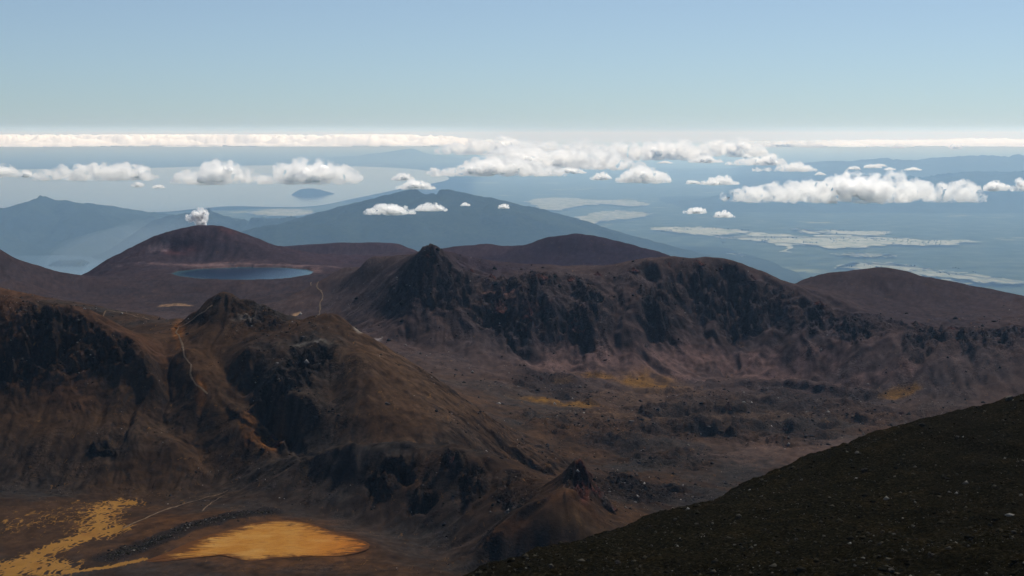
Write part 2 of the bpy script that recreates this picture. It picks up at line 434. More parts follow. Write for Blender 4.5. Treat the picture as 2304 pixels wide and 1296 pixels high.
# gullies
gxe, gye = gx.copy(), gy.copy()
amp = np.clip(slope0 * 1.9, 0, 1) * (1 - flat) * (1 - .55 * SMOOTH)
wl = 48.0; ea = 4.4
for o in range(4):
    va, dx, dy = erosion(XX + 6 * _warp1, YY + 6 * _warp2, gxe, gye, 1.0 / wl, 11 + o)
    k = ea * amp * vis(wl) * (1.0 if o else .75)
    D += k * (.6 * va + .7 * (.4 - np.abs(va)))
    gxe += k * dx * (2 * math.pi) / wl * 0.9; gye += k * dy * (2 * math.pi) / wl * 0.9
    wl *= 0.47; ea *= 0.50
# big spurs on the cliff range
gxs, gys = gx.copy(), gy.copy()
zone = sstep(1600, 1680, YY) * sstep(2100, 1950, YY) * sstep(.18, .4, slope0) * sstep(-.06, 0.0, UU)
for wl, ea in ((105.0, 7.0), (48.0, 3.0)):
    va, dx, dy = erosion(XX + 14 * _warp1, YY + 10 * _warp2, gxs, gys, 1.0 / wl, int(wl))
    k = ea * zone; D += k * (.2 - np.abs(va) * 1.3 + .5 * va)
    gxs += k * dx * 5 / wl; gys += k * dy * 5 / wl
# crags: buttresses running downslope, then strata steps
gxc, gyc = gx.copy(), gy.copy(); wl = 74.0; ea = 4.2
for o in range(5):
    va, dx, dy = erosion(XX + 9 * _warp1 + 3 * _fine1, YY + 9 * _warp2 + 3 * _fine2, gxc, gyc, 1.0 / wl, 61 + o)
    k = ea * CRAG * vis(wl) * (.75 + .6 * np.clip(perlin(XX / 70 + 9, YY / 70, 640 + o) * 1.8, -1, 1))
    D += k * (1 - 1.6 * np.abs(va) + .3 * va - .72)
    gxc += k * dx * 5 / wl; gyc += k * dy * 5 / wl
    wl *= 0.5; ea *= 0.52
hz = HB + D + 16.0 * _warp1 + 3.5 * _fine1 + 12 * _warp2
for stp, sh in ((23.0, .22), (8.0, .3)):
    t = hz / stp - np.floor(hz / stp)
    D += CRAG * sh * stp * (sstep(.30, .62, t) - t)
# lava field: hummocks with sharp edges
lv = np.zeros_like(D)
for o, (wl, a) in enumerate(((60, 3.6), (26, 2.4), (11, 1.4), (5, .8))):
    lv += a * (np.abs(perlin(XX / wl + .3 * _fine2, YY / (wl * 1.15), 401 + o)) * 2 - .55) * vis(wl)
D += LAVA * lv * 1.5
for o, (wl, a) in enumerate(((30, 4.2), (13, 3.2), (6, 2.0))):                # broken rock on the crags
    D += (CRAG * .8 + .35 * CRAG0) * a * (.62 - np.abs(perlin(XX / wl + .5 * _fine1, YY / wl + .5 * _fine2, 421 + o)) * 2.3) * vis(wl * 1.5) * np.clip(far, 1, 1.6)
rag = np.clip(1 + .6 * _warp1 + .4 * _fine1, .2, 2)
def berm(lst, wd, h):
    global D
    f = np.clip(polyfield(lst, wd) + .25 * _fine2, 0, 1)
    D = D + h * sstep(0, .55, f) * rag
berm([(1470, 930), (1540, 918), (1600, 922), (1650, 928)], 17, 6.5)
berm([(1420, 958), (1500, 965), (1570, 962), (1640, 972), (1700, 955), (1770, 962), (1860, 948)], 15, 5.5)
berm([(1380, 870), (1500, 880), (1620, 868), (1760, 862), (1850, 875), (1960, 890)], 12, 4.0)
berm([(1100, 845), (1180, 860), (1260, 885), (1330, 905)], 13, 4.0)
berm([(1200, 1040), (1290, 1020), (1370, 1000), (1410, 995)], 20, 5.0)
berm([(1390, 1085), (1440, 1100), (1530, 1105)], 16, 5.0)
berm([(240, 1256), (300, 1236), (360, 1212), (430, 1183), (520, 1162), (610, 1150)], 9, 1.7)
berm([(520, 918), (548, 942), (580, 965), (612, 990), (640, 1006)], 5, 3.0)
berm([(600, 930), (650, 985), (700, 1035)], 6, -3.0)
berm([(350, 830), (300, 900), (270, 960), (262, 1000)], 8, -2.5)
D = D - 9.0 * blob(445, 560, 70, 12, soft=1.2, rough=.25) + 5.0 * blob(560, 560, 60, 10, soft=1.4)
berm([(690, 1032), (740, 1015), (790, 1008)], 5, 1.5)
# general roughness
for o, (wl, a) in enumerate(((17, .9), (8, .7), (3.8, .55))):
    D += a * perlin(XX / wl, YY / wl, 501 + o) * vis(wl) * (1 - .85 * flat) * (1 - .5 * SMOOTH) * np.clip(far, 1, 2)
def blur(a, k):
    for ax in (0, 1):
        c = np.cumsum(np.concatenate([np.repeat(np.take(a, [0], ax), k + 1, ax), a, np.repeat(np.take(a, [-1], ax), k, ax)], ax), ax, dtype=np.float64)
        n = a.shape[ax]
        a = (np.take(c, np.arange(2 * k + 1, 2 * k + 1 + n), ax) - np.take(c, np.arange(0, n), ax)) / (2 * k + 1)
    return a
D = D - .85 * blur(D, 16)                      # detail leaves the broad shape where it is
HT = HB + D
STREAK = np.zeros_like(D); wl = 26.0; ga, gb = gxe.copy(), gye.copy()
for o in range(3):
    va, dx, dy = erosion(XX + 2 * _fine1, YY + 2 * _fine2, ga, gb, 1.0 / wl, 81 + o)
    STREAK += va * vis(wl * 1.4) * (1, .8, .7)[o]; wl *= .55
STREAK *= np.clip(slope0 * 3, 0.15, 1)
# level basins
lake_u, lake_v = None, None
LAKE_Z = CAMZ - 253.0
HT = np.where(flat > .0, HB * flat + HT * (1 - flat), HT)
def inside(poly, X, Y):
    r = np.zeros(X.shape, bool); n = len(poly)
    for i in range(n):
        (x1, y1), (x2, y2) = poly[i], poly[(i + 1) % n]
        c = ((y1 > Y) != (y2 > Y)) & (X < (x2 - x1) * (Y - y1) / (y2 - y1 + 1e-12) + x1)
        r ^= c
    return r
POND_PIX = [(325,1262),(372,1244),(420,1222),(470,1203),(520,1190),(570,1177),(640,1170),(690,1176),(725,1188),(770,1203),(815,1215),(832,1226),(815,1240),(770,1250),(700,1252),(620,1256),(560,1262),(500,1250),(430,1256),(380,1262)]
_pp = [P(px, py, -244.75)[:2] for px, py in POND_PIX]
LAKE_PIX = [(383, 617), (398, 610), (450, 605), (540, 601), (640, 602), (690, 606), (706, 611), (697, 618), (660, 625), (600, 630), (540, 631), (460, 630), (408, 623)]
_lp = [P(px, py, -253.0)[:2] for px, py in LAKE_PIX]
HT = np.where(inside(_lp, XX, YY), np.minimum(HT, CAMZ - 254.5), HT)
HT = np.where(inside(_pp, XX, YY), np.minimum(HT, CAMZ - 245.05), HT)

# ------------------------------------------------------------------ terrain colour (albedo of the ground itself)
gx1, gy1 = grad(HT)
slope = np.sqrt(gx1 * gx1 + gy1 * gy1)
def c3(r, g, b): return np.array([r, g, b], np.float32)
n1 = fbm(XX / 110.0, YY / 110.0, 5, seed=21); n2 = fbm(XX / 30.0, YY / 30.0, 5, seed=22); n3 = fbm(XX / 7.0, YY / 7.0, 4, seed=23)
def lerp(C, c, m): return C + (c - C) * m[..., None]
C = np.zeros(UU.shape + (3,), np.float32) + c3(.050, .034, .026)
C = lerp(C, c3(.040, .036, .036), sstep(-.2, .5, n1 + .4 * n2))
C = lerp(C, c3(.066, .040, .026), sstep(.1, .7, -n1 + .5 * n2) * .7)
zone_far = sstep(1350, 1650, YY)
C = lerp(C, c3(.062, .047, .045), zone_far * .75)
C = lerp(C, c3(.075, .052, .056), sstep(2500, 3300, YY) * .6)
# named patches
def paint(col, lst, amt=1.0, nz=0.5, **kw):
    global C
    m = blobs(lst, **kw)
    m = np.clip(m * (1 + nz * (n2 + .6 * n3)), 0, 1) * amt
    C = lerp(C, c3(*col), m)
paint((.12, .055, .02), [(580, 1220, 300, 52)], .55, soft=1.4)
paint((.072, .045, .027), [(200, 960, 320, 120), (300, 1080, 200, 40), (560, 1090, 140, 30)], .55, soft=1.6)
paint((.085, .045, .028), [(40, 740, 50, 90), (150, 860, 70, 60), (30, 660, 60, 20), (250, 735, 150, 40)], .6, soft=1.4)
paint((.085, .050, .028), [(480, 800, 80, 90), (860, 840, 130, 130), (560, 980, 120, 50)], .5, soft=1.5)
paint((.190, .085, .028), [(560, 965, 25, 30), (610, 1000, 30, 18), (450, 880, 12, 30), (400, 740, 12, 14)], .8, soft=1.)
paint((.10, .052, .030), [(1270, 1130, 70, 24), (1130, 1195, 60, 20)], .8, soft=1.3)
paint((.075, .050, .030), [(1290, 1170, 80, 40)], .7, soft=1.3)
paint((.13, .045, .042), [(1310, 1075, 16, 35)], .8)
paint((.13, .085, .075), [(1620, 820, 160, 25), (1800, 830, 140, 25), (1950, 860, 120, 16), (1450, 820, 120, 30), (1300, 830, 100, 25)], .65, soft=1.6, nz=.9)
paint((.15, .082, .018), [(1470, 868, 65, 13), (2015, 888, 40, 8), (1340, 846, 50, 6), (1240, 904, 70, 5), (1310, 909, 40, 4), (1270, 862, 26, 5)], .75, soft=1.2, nz=.8)
paint((.10, .065, .045), [(1000, 870, 160, 50), (1500, 900, 160, 22), (1500, 950, 200, 12), (1700, 935, 200, 7)], .6, soft=1.4, nz=.8)
paint((.030, .026, .027), [(1650, 915, 240, 22), (1800, 885, 160, 16), (1250, 870, 90, 24), (1650, 968, 230, 18), (1390, 1005, 90, 18), (1430, 1105, 90, 20)], .7, soft=1., nz=.9)
paint((.085, .060, .055), [(1850, 1020, 250, 32)], .7, soft=1.4)
paint((.16, .085, .065), [(1120, 655, 35, 12), (1190, 682, 45, 9), (1300, 700, 18, 7)], .7)
paint((.040, .038, .040), [(760, 1060, 200, 45), (700, 1140, 180, 30), (600, 1060, 120, 20), (900, 1220, 120, 40)], .6, soft=1.3)
paint((.12, .055, .045), [(395, 565, 40, 10), (430, 558, 30, 8), (510, 518, 16, 5)], .6, soft=1.3)
paint((.30, .24, .22), [(360, 560, 24, 9, dict(angle=-.5)), (540, 600, 180, 3)], .55, soft=1.1)
paint((.18, .12, .095), [(545, 602, 180, 5), (700, 608, 25, 6)], .8, soft=1.)
paint((.10, .055, .05), [(470, 540, 70, 14), (1080, 590, 40, 6)], .2, soft=1.6)
paint((.30, .20, .11), [(395, 690, 38, 4), (668, 706, 10, 3)], .95, soft=.6)
paint((.34, .33, .33), [(850, 764, 9, 3), (805, 745, 10, 4), (560, 714, 40, 6), (700, 775, 40, 6)], .5, soft=1.2, nz=1.6)
paint((.036, .030, .040), [(1330, 570, 200, 40), (1080, 585, 130, 22)], .75, soft=1.3)
paint((.038, .031, .034), [(2050, 650, 300, 60)], .85, soft=1.5)
# bare rock where steep
rock = sstep(.75, 1.3, slope) * (1 - .5 * sstep(2400, 2800, YY))
C = lerp(C, c3(.030, .027, .028), np.clip(rock * (0.8 + .6 * n3) + CRAG * .25, 0, 1) * .7)
C *= np.clip(1 + .30 * n3 + .25 * n2 + .34 * STREAK * sstep(-.35, .45, n1 + .6 * n2), .3, 2.2)[..., None]
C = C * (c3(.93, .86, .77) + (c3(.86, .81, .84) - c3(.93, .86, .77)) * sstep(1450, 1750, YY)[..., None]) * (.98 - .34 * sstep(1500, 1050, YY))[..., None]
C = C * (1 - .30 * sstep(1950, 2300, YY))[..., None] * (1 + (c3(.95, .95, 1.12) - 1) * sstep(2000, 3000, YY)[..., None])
C = np.clip(C, .005, .6)

_bank = np.clip(polyfield([(240, 1256), (300, 1236), (360, 1212), (430, 1183), (520, 1162), (610, 1150)], 9) + .3 * _fine1, 0, 1)
C = lerp(C, c3(.016, .013, .012), sstep(0, .3, _bank) * .9)
# ochre sediment masks (signed fields, thresholded in the material)
def ground_mat():
    m = NM('volcanic_ground')
    col = m.attr('tint').outputs['Color']
    a = m.noise(.42, 9, .74); b = m.noise(.07, 6, .62)
    grain = m.ramp(a, [(.34, (.5, .5, .5)), (.5, (.92, .92, .92)), (.62, (1.3, 1.28, 1.25)), (.74, (2.1, 2.05, 2.0))])
    rk = m.attr('rocky').outputs['Fac']
    c = m.mix(m.math('ADD', m.math('MULTIPLY', rk, .6), .3), col, grain, 'MULTIPLY')
    st = m.noise(.55, 3, .5); st2 = m.noise(.33, 4, .6, vec=m.coord(stretch=(1.3, 1.3, 1.3)))
    c0 = c
    c = m.mix(m.ramp(st, [(.67, (0, 0, 0)), (.72, (1, 1, 1))]), c, m.mix(1.0, c, (2.6, 2.5, 2.4), 'MULTIPLY'))
    c = m.mix(m.ramp(st2, [(.34, (1, 1, 1)), (.41, (0, 0, 0))]), c, m.mix(1.0, c, (.42, .41, .42), 'MULTIPLY'))
    c = m.mix(m.math('ADD', m.math('MULTIPLY', rk, .75), .2), c0, c)
    c2 = m.mix(.45, c, m.ramp(b, [(.3, (.62, .62, .64)), (.7, (1.3, 1.28, 1.25))]), 'MULTIPLY')
    # ochre mud
    fld = m.attr('ochre').outputs['Fac']
    web = m.noise(.16, 8, .66, vec=m.coord(stretch=(1.0, .4, 1.0)), dist=1.0)
    vo = m.n('ShaderNodeTexVoronoi'); vo.feature = 'DISTANCE_TO_EDGE'; vo.inputs['Scale'].default_value = .26
    wv = m.n('ShaderNodeMix', data_type='VECTOR'); wv.inputs[0].default_value = .5
    nz = m.n('ShaderNodeTexNoise'); nz.inputs['Scale'].default_value = .12; nz.inputs['Detail'].default_value = 4
    m.link(m.coord(), nz.inputs['Vector'])
    va_ = m.n('ShaderNodeVectorMath', operation='MULTIPLY_ADD'); va_.inputs[1].default_value = (9, 9, 0)
    m.link(nz.outputs['Color'], va_.inputs[0]); m.link(m.coord(stretch=(1, .42, 0)), va_.inputs[2])
    m.link(va_.outputs[0], vo.inputs['Vector'])
    f = m.math('ADD', m.math('ADD', fld, .34), m.math('MULTIPLY', m.math('SUBTRACT', web, .5), 1.1))
    f = m.math('SUBTRACT', f, m.math('MULTIPLY', vo.outputs['Distance'], 2.1))
    msk = m.ramp(f, [(.40, (0, 0, 0)), (.62, (1, 1, 1))])
    och = m.ramp(m.noise(.03, 5, .6), [(.3, (.17, .082, .018)), (.55, (.23, .118, .03)), (.75, (.16, .068, .016))])
    m.base(m.mix(m.math('MULTIPLY', msk, .82), c2, och))
    bp = m.n('ShaderNodeBump'); bp.inputs['Distance'].default_value = 2.2
    m.link(m.math('ADD', m.math('MULTIPLY', rk, .8), .25), bp.inputs['Strength']); m.link(m.math('ADD', a, m.math('MULTIPLY', b, 2.0)), bp.inputs['Height']); m.link(bp.outputs[0], m.b.inputs['Normal'])
    return m.m
MG = ground_mat()
ochre = np.maximum.reduce([
    polyfield([(0, 1290), (90, 1240), (200, 1180), (290, 1165)], 26) * .0 + -2,
    .62 - .0 * XX + 0 * polyfield([(0, 1290), (90, 1240)], 26) - 9,
])
delta = np.clip(polyfield([(-60, 1290), (60, 1262), (120, 1235), (200, 1205), (270, 1190)], 13), -1, 1)
fan = np.clip(polyfield([(215, 1205), (225, 1170), (240, 1140), (275, 1132)], 20), -1, 1)
wide = np.clip(polyfield([(0, 1290), (60, 1270), (120, 1280)], 22), -1, 1)
brd = np.clip(polyfield([(-50, 1190), (100, 1170), (190, 1160), (230, 1140)], 42), -1, 1)
tail = np.clip(polyfield([(140, 1290), (240, 1278), (330, 1258)], 3.5), -1, 1)
ochre = np.maximum.reduce([.95 * delta, .62 * fan, .85 * wide, .22 * np.clip(brd, 0, 1), .9 * tail])
ochre = np.where(flat > .05, ochre, -1) if False else np.clip(ochre, -1, 1)

# ------------------------------------------------------------------ partition of the grid into pieces of the setting
VT = np.stack([XX, YY, HT], -1).reshape(-1, 3)
idx = np.arange(NU * NV).reshape(NV, NU)
Q = np.stack([idx[:-1, :-1], idx[:-1, 1:], idx[1:, 1:], idx[1:, :-1]], -1)
uc, yc = UU[:-1, :-1], YY[:-1, :-1]
pxc = CX + F * uc
reg = np.zeros(uc.shape, int)                                   # 0 inner crater
def bound(tab):                                                 # distance limit as a function of bearing
    return np.interp(pxc, [t[0] for t in tab], [t[1] for t in tab])
b_ridge = bound([(-500, 1044), (0, 1044), (300, 1032), (500, 1040), (700, 1035), (900, 1025), (1000, 1030), (1100, 1060), (1200, 1100), (1250, 1150), (1251, 640), (2700, 640)])
b_near = bound([(-500, 640), (520, 640), (521, 1000), (560, 986), (700, 966), (850, 936), (950, 918), (1060, 850), (1080, 800), (1480, 800), (1481, 640), (2700, 640)])
b_back = bound([(-500, 1500), (400, 1450), (700, 1450), (850, 1330), (1000, 1270), (1150, 1240), (1250, 1150), (1251, 640), (2700, 640)])
b_cliff = bound([(-500, 9999), (735, 9999), (736, 2300), (760, 1750), (880, 1660), (1000, 1640), (1300, 1620), (1600, 1690), (2000, 1600), (2700, 1570)])
b_cliffback = bound([(-500, 9999), (700, 9999), (736, 2300), (850, 2150), (1000, 2050), (1700, 2000), (1785, 1850), (2050, 1790), (2700, 1765)])
b_hill = bound([(-500, 2180), (170, 2420), (220, 2760), (380, 2700), (480, 2830), (640, 2830), (720, 2700), (760, 2500), (1700, 2400), (2700, 2000)])
reg[(yc > b_near) & (yc <= b_ridge)] = 1                        # near grey ridge with the pinnacle
reg[(yc > b_near) & (pxc > 1060) & (pxc < 1480) & (yc < 1000)] = 1
reg[(yc > b_ridge) & (yc <= b_back)] = 2                        # crater ridge (red knob, brown dome, left wall)
reg[(yc > b_back) & (yc <= b_cliff) & (pxc > 640)] = 3          # right valley
reg[(reg == 0) & (pxc > 1060) & (yc > 950)] = 3
reg[(yc > b_back) & (pxc <= 740)] = 4                           # middle basin with the lake
reg[(yc > b_cliff) & (yc <= b_cliffback)] = 5                   # cliffs
beh = (yc > b_cliffback) | ((yc > b_hill) & (pxc <= 740))
reg[beh & (pxc > 1690) & (yc > 1700)] = 9                       # right hill
reg[beh & (pxc <= 1690) & (pxc > 640) & (yc > 2000)] = 8        # purple dome
reg[(pxc > 600) & (pxc < 965) & (yc > 3250)] = 7                # pale hill
reg[beh & (pxc <= 800) & (pxc > 178) & (yc > 2650) & (yc <= 3250)] = 6   # lake hill
reg[beh & (pxc <= 178)] = 10                                    # dark hill at the left
reg[beh & (pxc <= 640) & (yc > 3250)] = 6
TERR = {
    0: ('crater_floor', 'dark brown crater floor streaked with ochre mud', 'ground'),
    1: ('rocky_ridge', 'low grey rocky ridge with a reddish pinnacle above the ochre pond', 'ridge'),
    2: ('crater_ridge', 'dark brown volcanic ridge with a red knob and steep left wall', 'ridge'),
    3: ('valley_floor', 'wide brown lava valley floor with yellow patches below the cliffs', 'valley'),
    4: ('basin', 'dusky flat basin in front of the blue crater lake', 'ground'),
    5: ('cliff_ridge', 'long dark cliff ridge with a pointed summit and pale talus', 'cliffs'),
    6: ('hill', 'rounded dark hill with a red scar behind the blue crater lake', 'hill'),
    7: ('hill', 'pale purple low hill just behind the blue lake hill', 'hill'),
    8: ('hill', 'purple domed hill behind the pointed cliff summit', 'hill'),
    9: ('hill', 'smooth brown hill behind the right end of the cliffs', 'hill'),
    10: ('hill', 'dark slope at the left edge in front of the far lake', 'hill'),
}
ROCKY = np.clip(.9 * CRAG0 + .9 * LAVA + .8 * sstep(.1, .6, n2 + .5 * n1) + .5 * sstep(.6, 1.0, slope) - .35 * SMOOTH, 0, 1) * (1 - flat)
flatR = ROCKY.ravel()
flatC = C.reshape(-1, 3); flatO = ochre.ravel()
for k, (nm, lab, cat) in TERR.items():
    q = Q[reg == k]
    if not len(q): continue
    used, inv = np.unique(q.ravel(), return_inverse=True)
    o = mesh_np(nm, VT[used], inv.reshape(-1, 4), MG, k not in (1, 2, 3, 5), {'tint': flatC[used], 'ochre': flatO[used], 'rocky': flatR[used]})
    tag(o, lab, cat, kind='structure')

def ground_z(x, y):
    return bil(HT, U_, V_, np.asarray(x) / np.asarray(y), np.log(np.asarray(y)))
def hitT(px, py): return hit(px, py, HT)
#PART2
# ------------------------------------------------------------------ generic scattered-point surface
def rbf(pts, sx=1.0, reg=1e-3, soft=1e-4):
    p = np.array(pts, float); x, y, z = p.T
    n = len(x)
    K = np.sqrt((x[:, None] - x) ** 2 + (y[:, None] - y) ** 2 + soft * sx * sx) / sx
    Mx = np.zeros((n + 1, n + 1)); Mx[:n, :n] = K - np.eye(n) * reg; Mx[:n, n] = 1; Mx[n, :n] = 1
    s = np.linalg.solve(Mx, np.append(z, 0))
    def f(X, Y):
        sh = X.shape; X = X.ravel(); Y = Y.ravel(); o = np.empty(len(X))
        for i in range(0, len(X), 20000):
            o[i:i + 20000] = np.sqrt((X[i:i + 20000, None] - x) ** 2 + (Y[i:i + 20000, None] - y) ** 2 + soft * sx * sx) @ s[:n] / sx + s[n]
        return o.reshape(sh)
    return f
def grid_faces(nv, nu):
    i = np.arange(nu * nv).reshape(nv, nu)
    return np.stack([i[:-1, :-1], i[:-1, 1:], i[1:, 1:], i[1:, :-1]], -1).reshape(-1, 4)

# ------------------------------------------------------------------ foreground slope
FG = [(1000,1334,235),(1060,1300,250),(1130,1272,260),(1200,1249,270),(1300,1218,285),(1404,1186,300),(1480,1162,318),(1560,1139,330),(1638,1101,340),(1756,1054,354),(1884,1019,370),(2010,987,382),(2107,964,390),(2209,931,398),(2256,913,402),(2304,892,405),(2450,855,410),(2700,800,415),
      (2304,1296,170),(1800,1296,185),(1400,1296,210),(2304,1100,240),(1900,1150,250),(1600,1200,250),(2150,1030,300),(1800,1090,295),(2700,1296,160),(2700,1000,280),(2304,2000,75),(1152,2300,70),(600,2300,80),(3200,2300,60),
      (800,1500,240),(500,1700,200),(900,1500,300),(1100,1460,350),(1400,1400,400),(1700,1330,450),(2000,1250,480),(2400,1150,500),(2800,1050,500),
      (700,1800,450),(1200,1800,520),(1700,1700,560),(2300,1600,620),(2900,1500,640),(300,1900,300)]
fgp = [P(*q) for q in FG]
fgf = rbf(fgp, 100.0, reg=2e-3, soft=2e-2)
nu, nv = 470, 400
ug = np.linspace(-.16, .46, nu); vg = np.linspace(math.log(70), math.log(600), nv)
fu, fv = np.meshgrid(ug, vg); fy = np.exp(fv); fx = fu * fy
fz = fgf(fx, fy)
for k_, (wl, a) in enumerate(((38, 1.1), (15, .6), (6, .42), (2.6, .42), (1.2, .3))):
    fz = fz + a * perlin(fx / wl, fy / wl, 801 + k_)
fz = fz - .9 * np.clip(1 - 3.2 * np.abs(perlin(fx / 26 + fy / 60, fy / 90, 815)), 0, 1)
fz = fz + .35 * np.maximum(0, perlin(fx / 1.9, fy / 1.9, 811)) * sstep(-.1, .4, perlin(fx / 9, fy / 9, 812))
FGZ = fz
def fg_z(x, y): return bil(FGZ, ug, vg, np.asarray(x) / np.asarray(y), np.log(np.asarray(y)))
m = NM('foreground_scoria')
a = m.noise(1.6, 8, .7); b = m.noise(.12, 5, .6); c = m.noise(5.5, 3, .6)
col = m.ramp(a, [(.36, (.003, .0027, .0018)), (.5, (.009, .0079, .005)), (.62, (.021, .018, .011)), (.72, (.06, .053, .04))])
col = m.mix(.6, col, m.ramp(b, [(.32, (.5, .52, .46)), (.5, (1, 1, .95)), (.68, (1.9, 1.6, 1.25))]), 'MULTIPLY')
m.base(col); m.bump(m.math('ADD', a, m.math('MULTIPLY', c, .3)), 1.0, 1.0)
MFG = m.m
o = mesh_np('foreground_slope', np.stack([fx, fy, fz], -1).reshape(-1, 3), grid_faces(nv, nu), MFG)
tag(o, 'dark near slope of scoria rising to the lower right corner', 'slope', kind='structure')

# ------------------------------------------------------------------ lakes and ponds near
def sheet(name, outline, z, mat, rings=1, attrs=None):
    V = [(sum(p[0] for p in outline) / len(outline), sum(p[1] for p in outline) / len(outline), z)] + [(p[0], p[1], z) for p in outline]
    n = len(outline)
    return mesh_np(name, V, [(0, 1 + i, 1 + (i + 1) % n) for i in range(n)], mat, False)
def smooth_loop(pts, n=160, jit=0, seed=0):
    """closed Catmull-Rom outline"""
    p = np.array(pts, float); k = len(p); out = []
    for i in range(n):
        t = i / n * k; j = int(t); t -= j
        a, b, c, d = p[(j - 1) % k], p[j], p[(j + 1) % k], p[(j + 2) % k]
        out.append(.5 * (2 * b + (c - a) * t + (2 * a - 5 * b + 4 * c - d) * t * t + (3 * b - a - 3 * c + d) * t ** 3))
    out = np.array(out)
    if jit:
        r = np.random.default_rng(seed); e = r.normal(0, jit, (n, 2)); e = (e + np.roll(e, 1, 0)) / 1.5
        out[:, :2] += e
    return out
m = NM('crater_lake_water')
m.base(m.ramp(m.attr('depth').outputs['Fac'], [(0.0, (.085, .095, .085)), (.10, (.025, .060, .070)), (.40, (.006, .022, .045)), (1, (.004, .016, .038))]))
m.b.inputs['Roughness'].default_value = .22
m.b.inputs['IOR'].default_value = 1.2; m.b.inputs['Specular IOR Level'].default_value = .22
m.bump(m.noise(.35, 4, .6), .25, .3)
cl = [P(px, py, -253.0) for px, py in LAKE_PIX]
lp = smooth_loop([c[:2] for c in cl], 120)
lp = lp + (lp - lp.mean(0)) * (.05 * fbm(np.arange(120) / 120 * 9, np.zeros(120) + 3, 3, seed=12))[:, None]
ctr = lp.mean(0); RV = [ctr]; 
for s_ in (.35, .6, .78, .9, .97, 1.03): RV += [ctr + (p - ctr) * s_ for p in lp]
RV = np.array(RV); n_l = len(lp)
fc = [(0, 1 + i, 1 + (i + 1) % n_l) for i in range(n_l)]
for r_ in range(5):
    for i in range(n_l):
        a_, b_ = 1 + r_ * n_l + i, 1 + r_ * n_l + (i + 1) % n_l
        fc += [(a_, a_ + n_l, b_), (b_, a_ + n_l, b_ + n_l)]
dep = np.concatenate([[1]] + [np.full(n_l, v) for v in (.9, .62, .4, .22, .08, 0)])
o = mesh_np('crater_lake', np.column_stack([RV, np.full(len(RV), LAKE_Z)]), fc, m.m, True, {'depth': dep})
tag(o, 'round deep blue crater lake below the dark hill', 'lake', kind='structure')

# ochre pond: a low sheet of dried mud with its own relief
m = NM('ochre_mud')
e = m.attr('edge').outputs['Fac']
nb = m.noise(.05, 5, .6); web = m.noise(.16, 8, .66, vec=m.coord(stretch=(.5, 1.6, 1)), dist=1.2); fine = m.noise(.9, 5, .6)
och = m.ramp(nb, [(.25, (.23, .095, .019)), (.45, (.28, .13, .028)), (.6, (.30, .155, .042)), (.8, (.24, .088, .014))])
gr = m.attr('grad').outputs['Fac']
och = m.mix(m.math('MULTIPLY', gr, m.math('ADD', nb, .35)), och, (.29, .095, .014))
och = m.mix(.35, och, m.ramp(fine, [(.3, (.7, .68, .6)), (.7, (1.15, 1.12, 1.1))]), 'MULTIPLY')
vein = m.ramp(m.math('ADD', m.math('MULTIPLY', m.math('SUBTRACT', web, .5), 1.5), e), [(.06, (0, 0, 0)), (.34, (1, 1, 1))])
mot = m.ramp(m.noise(.22, 8, .72, vec=m.coord(stretch=(.6, 1.5, 1)), dist=.8), [(.50, (0, 0, 0)), (.68, (1, 1, 1))])
och = m.mix(m.math('MULTIPLY', mot, .55), och, (.13, .055, .014))
pale = m.ramp(m.noise(.07, 6, .6, vec=m.coord(stretch=(.5, 1.3, 1))), [(.55, (0, 0, 0)), (.75, (1, 1, 1))])
och = m.mix(m.math('MULTIPLY', pale, .4), och, (.42, .27, .10))
m.base(m.mix(vein, (.07, .03, .012), och)); m.bump(fine, .5, .4)
MP = m.m
def pond(name, pix, z, label, edge0=-.12):
    lp = smooth_loop([P(px, py, z)[:2] for px, py in pix], 220, .35, 3)
    ctr = lp.mean(0); RV = [ctr]; sc = (.3, .55, .75, .88, .95, 1.0)
    for s_ in sc: RV += [ctr + (p - ctr) * s_ for p in lp]
    RV = np.array(RV); n_l = len(lp); fc = [(0, 1 + i, 1 + (i + 1) % n_l) for i in range(n_l)]
    for r_ in range(5):
        for i in range(n_l):
            a_, b_ = 1 + r_ * n_l + i, 1 + r_ * n_l + (i + 1) % n_l
            fc += [(a_, a_ + n_l, b_), (b_, a_ + n_l, b_ + n_l)]
    dist = np.concatenate([[.9]] + [np.full(n_l, v) for v in (.7, .5, .34, .2, .1, edge0)])
    left = sstep(ctr[0] - 10, lp[:, 0].min(), RV[:, 0])
    dist = dist - .26 * left
    zz = CAMZ + z + .25 * dist
    o = mesh_np(name, np.column_stack([RV, zz]), fc, MP, True, {'edge': dist, 'grad': sstep(ctr[0] + 5, lp[:, 0].max(), RV[:, 0])})
    return tag(o, label, 'pond', kind='structure')
pond('mud_pond', POND_PIX, -244.75,
     'bright ochre dried mud pond on the crater floor')

# ------------------------------------------------------------------ lowland plain
m = NM('lowland')
b1 = m.noise(.00022, 6, .6); b2 = m.noise(.0016, 6, .65)
col = m.ramp(b2, [(.3, (.018, .028, .018)), (.5, (.04, .055, .032)), (.75, (.09, .10, .065))])
fld = m.ramp(m.math('ADD', b1, m.math('MULTIPLY', m.math('SUBTRACT', b2, .5), .35)), [(.60, (0, 0, 0)), (.66, (1, 1, 1))])
m.base(m.mix(fld, col, m.ramp(b2, [(.3, (.09, .11, .05)), (.7, (.19, .18, .09))])))
pr = np.concatenate([np.geomspace(3000, 60000, 90), np.geomspace(63000, 420000, 40)]); pa = np.linspace(-1.25, 1.25, 160)
PA, PR = np.meshgrid(pa, pr); gxp, gyp = PR * np.sin(PA), PR * np.cos(PA)
gzp = 25 * fbm(gxp / 4000, gyp / 4000, 4, seed=91)
gzp = np.where(PR > 9000, gzp - 25, gzp - 60)
MPL = m.m
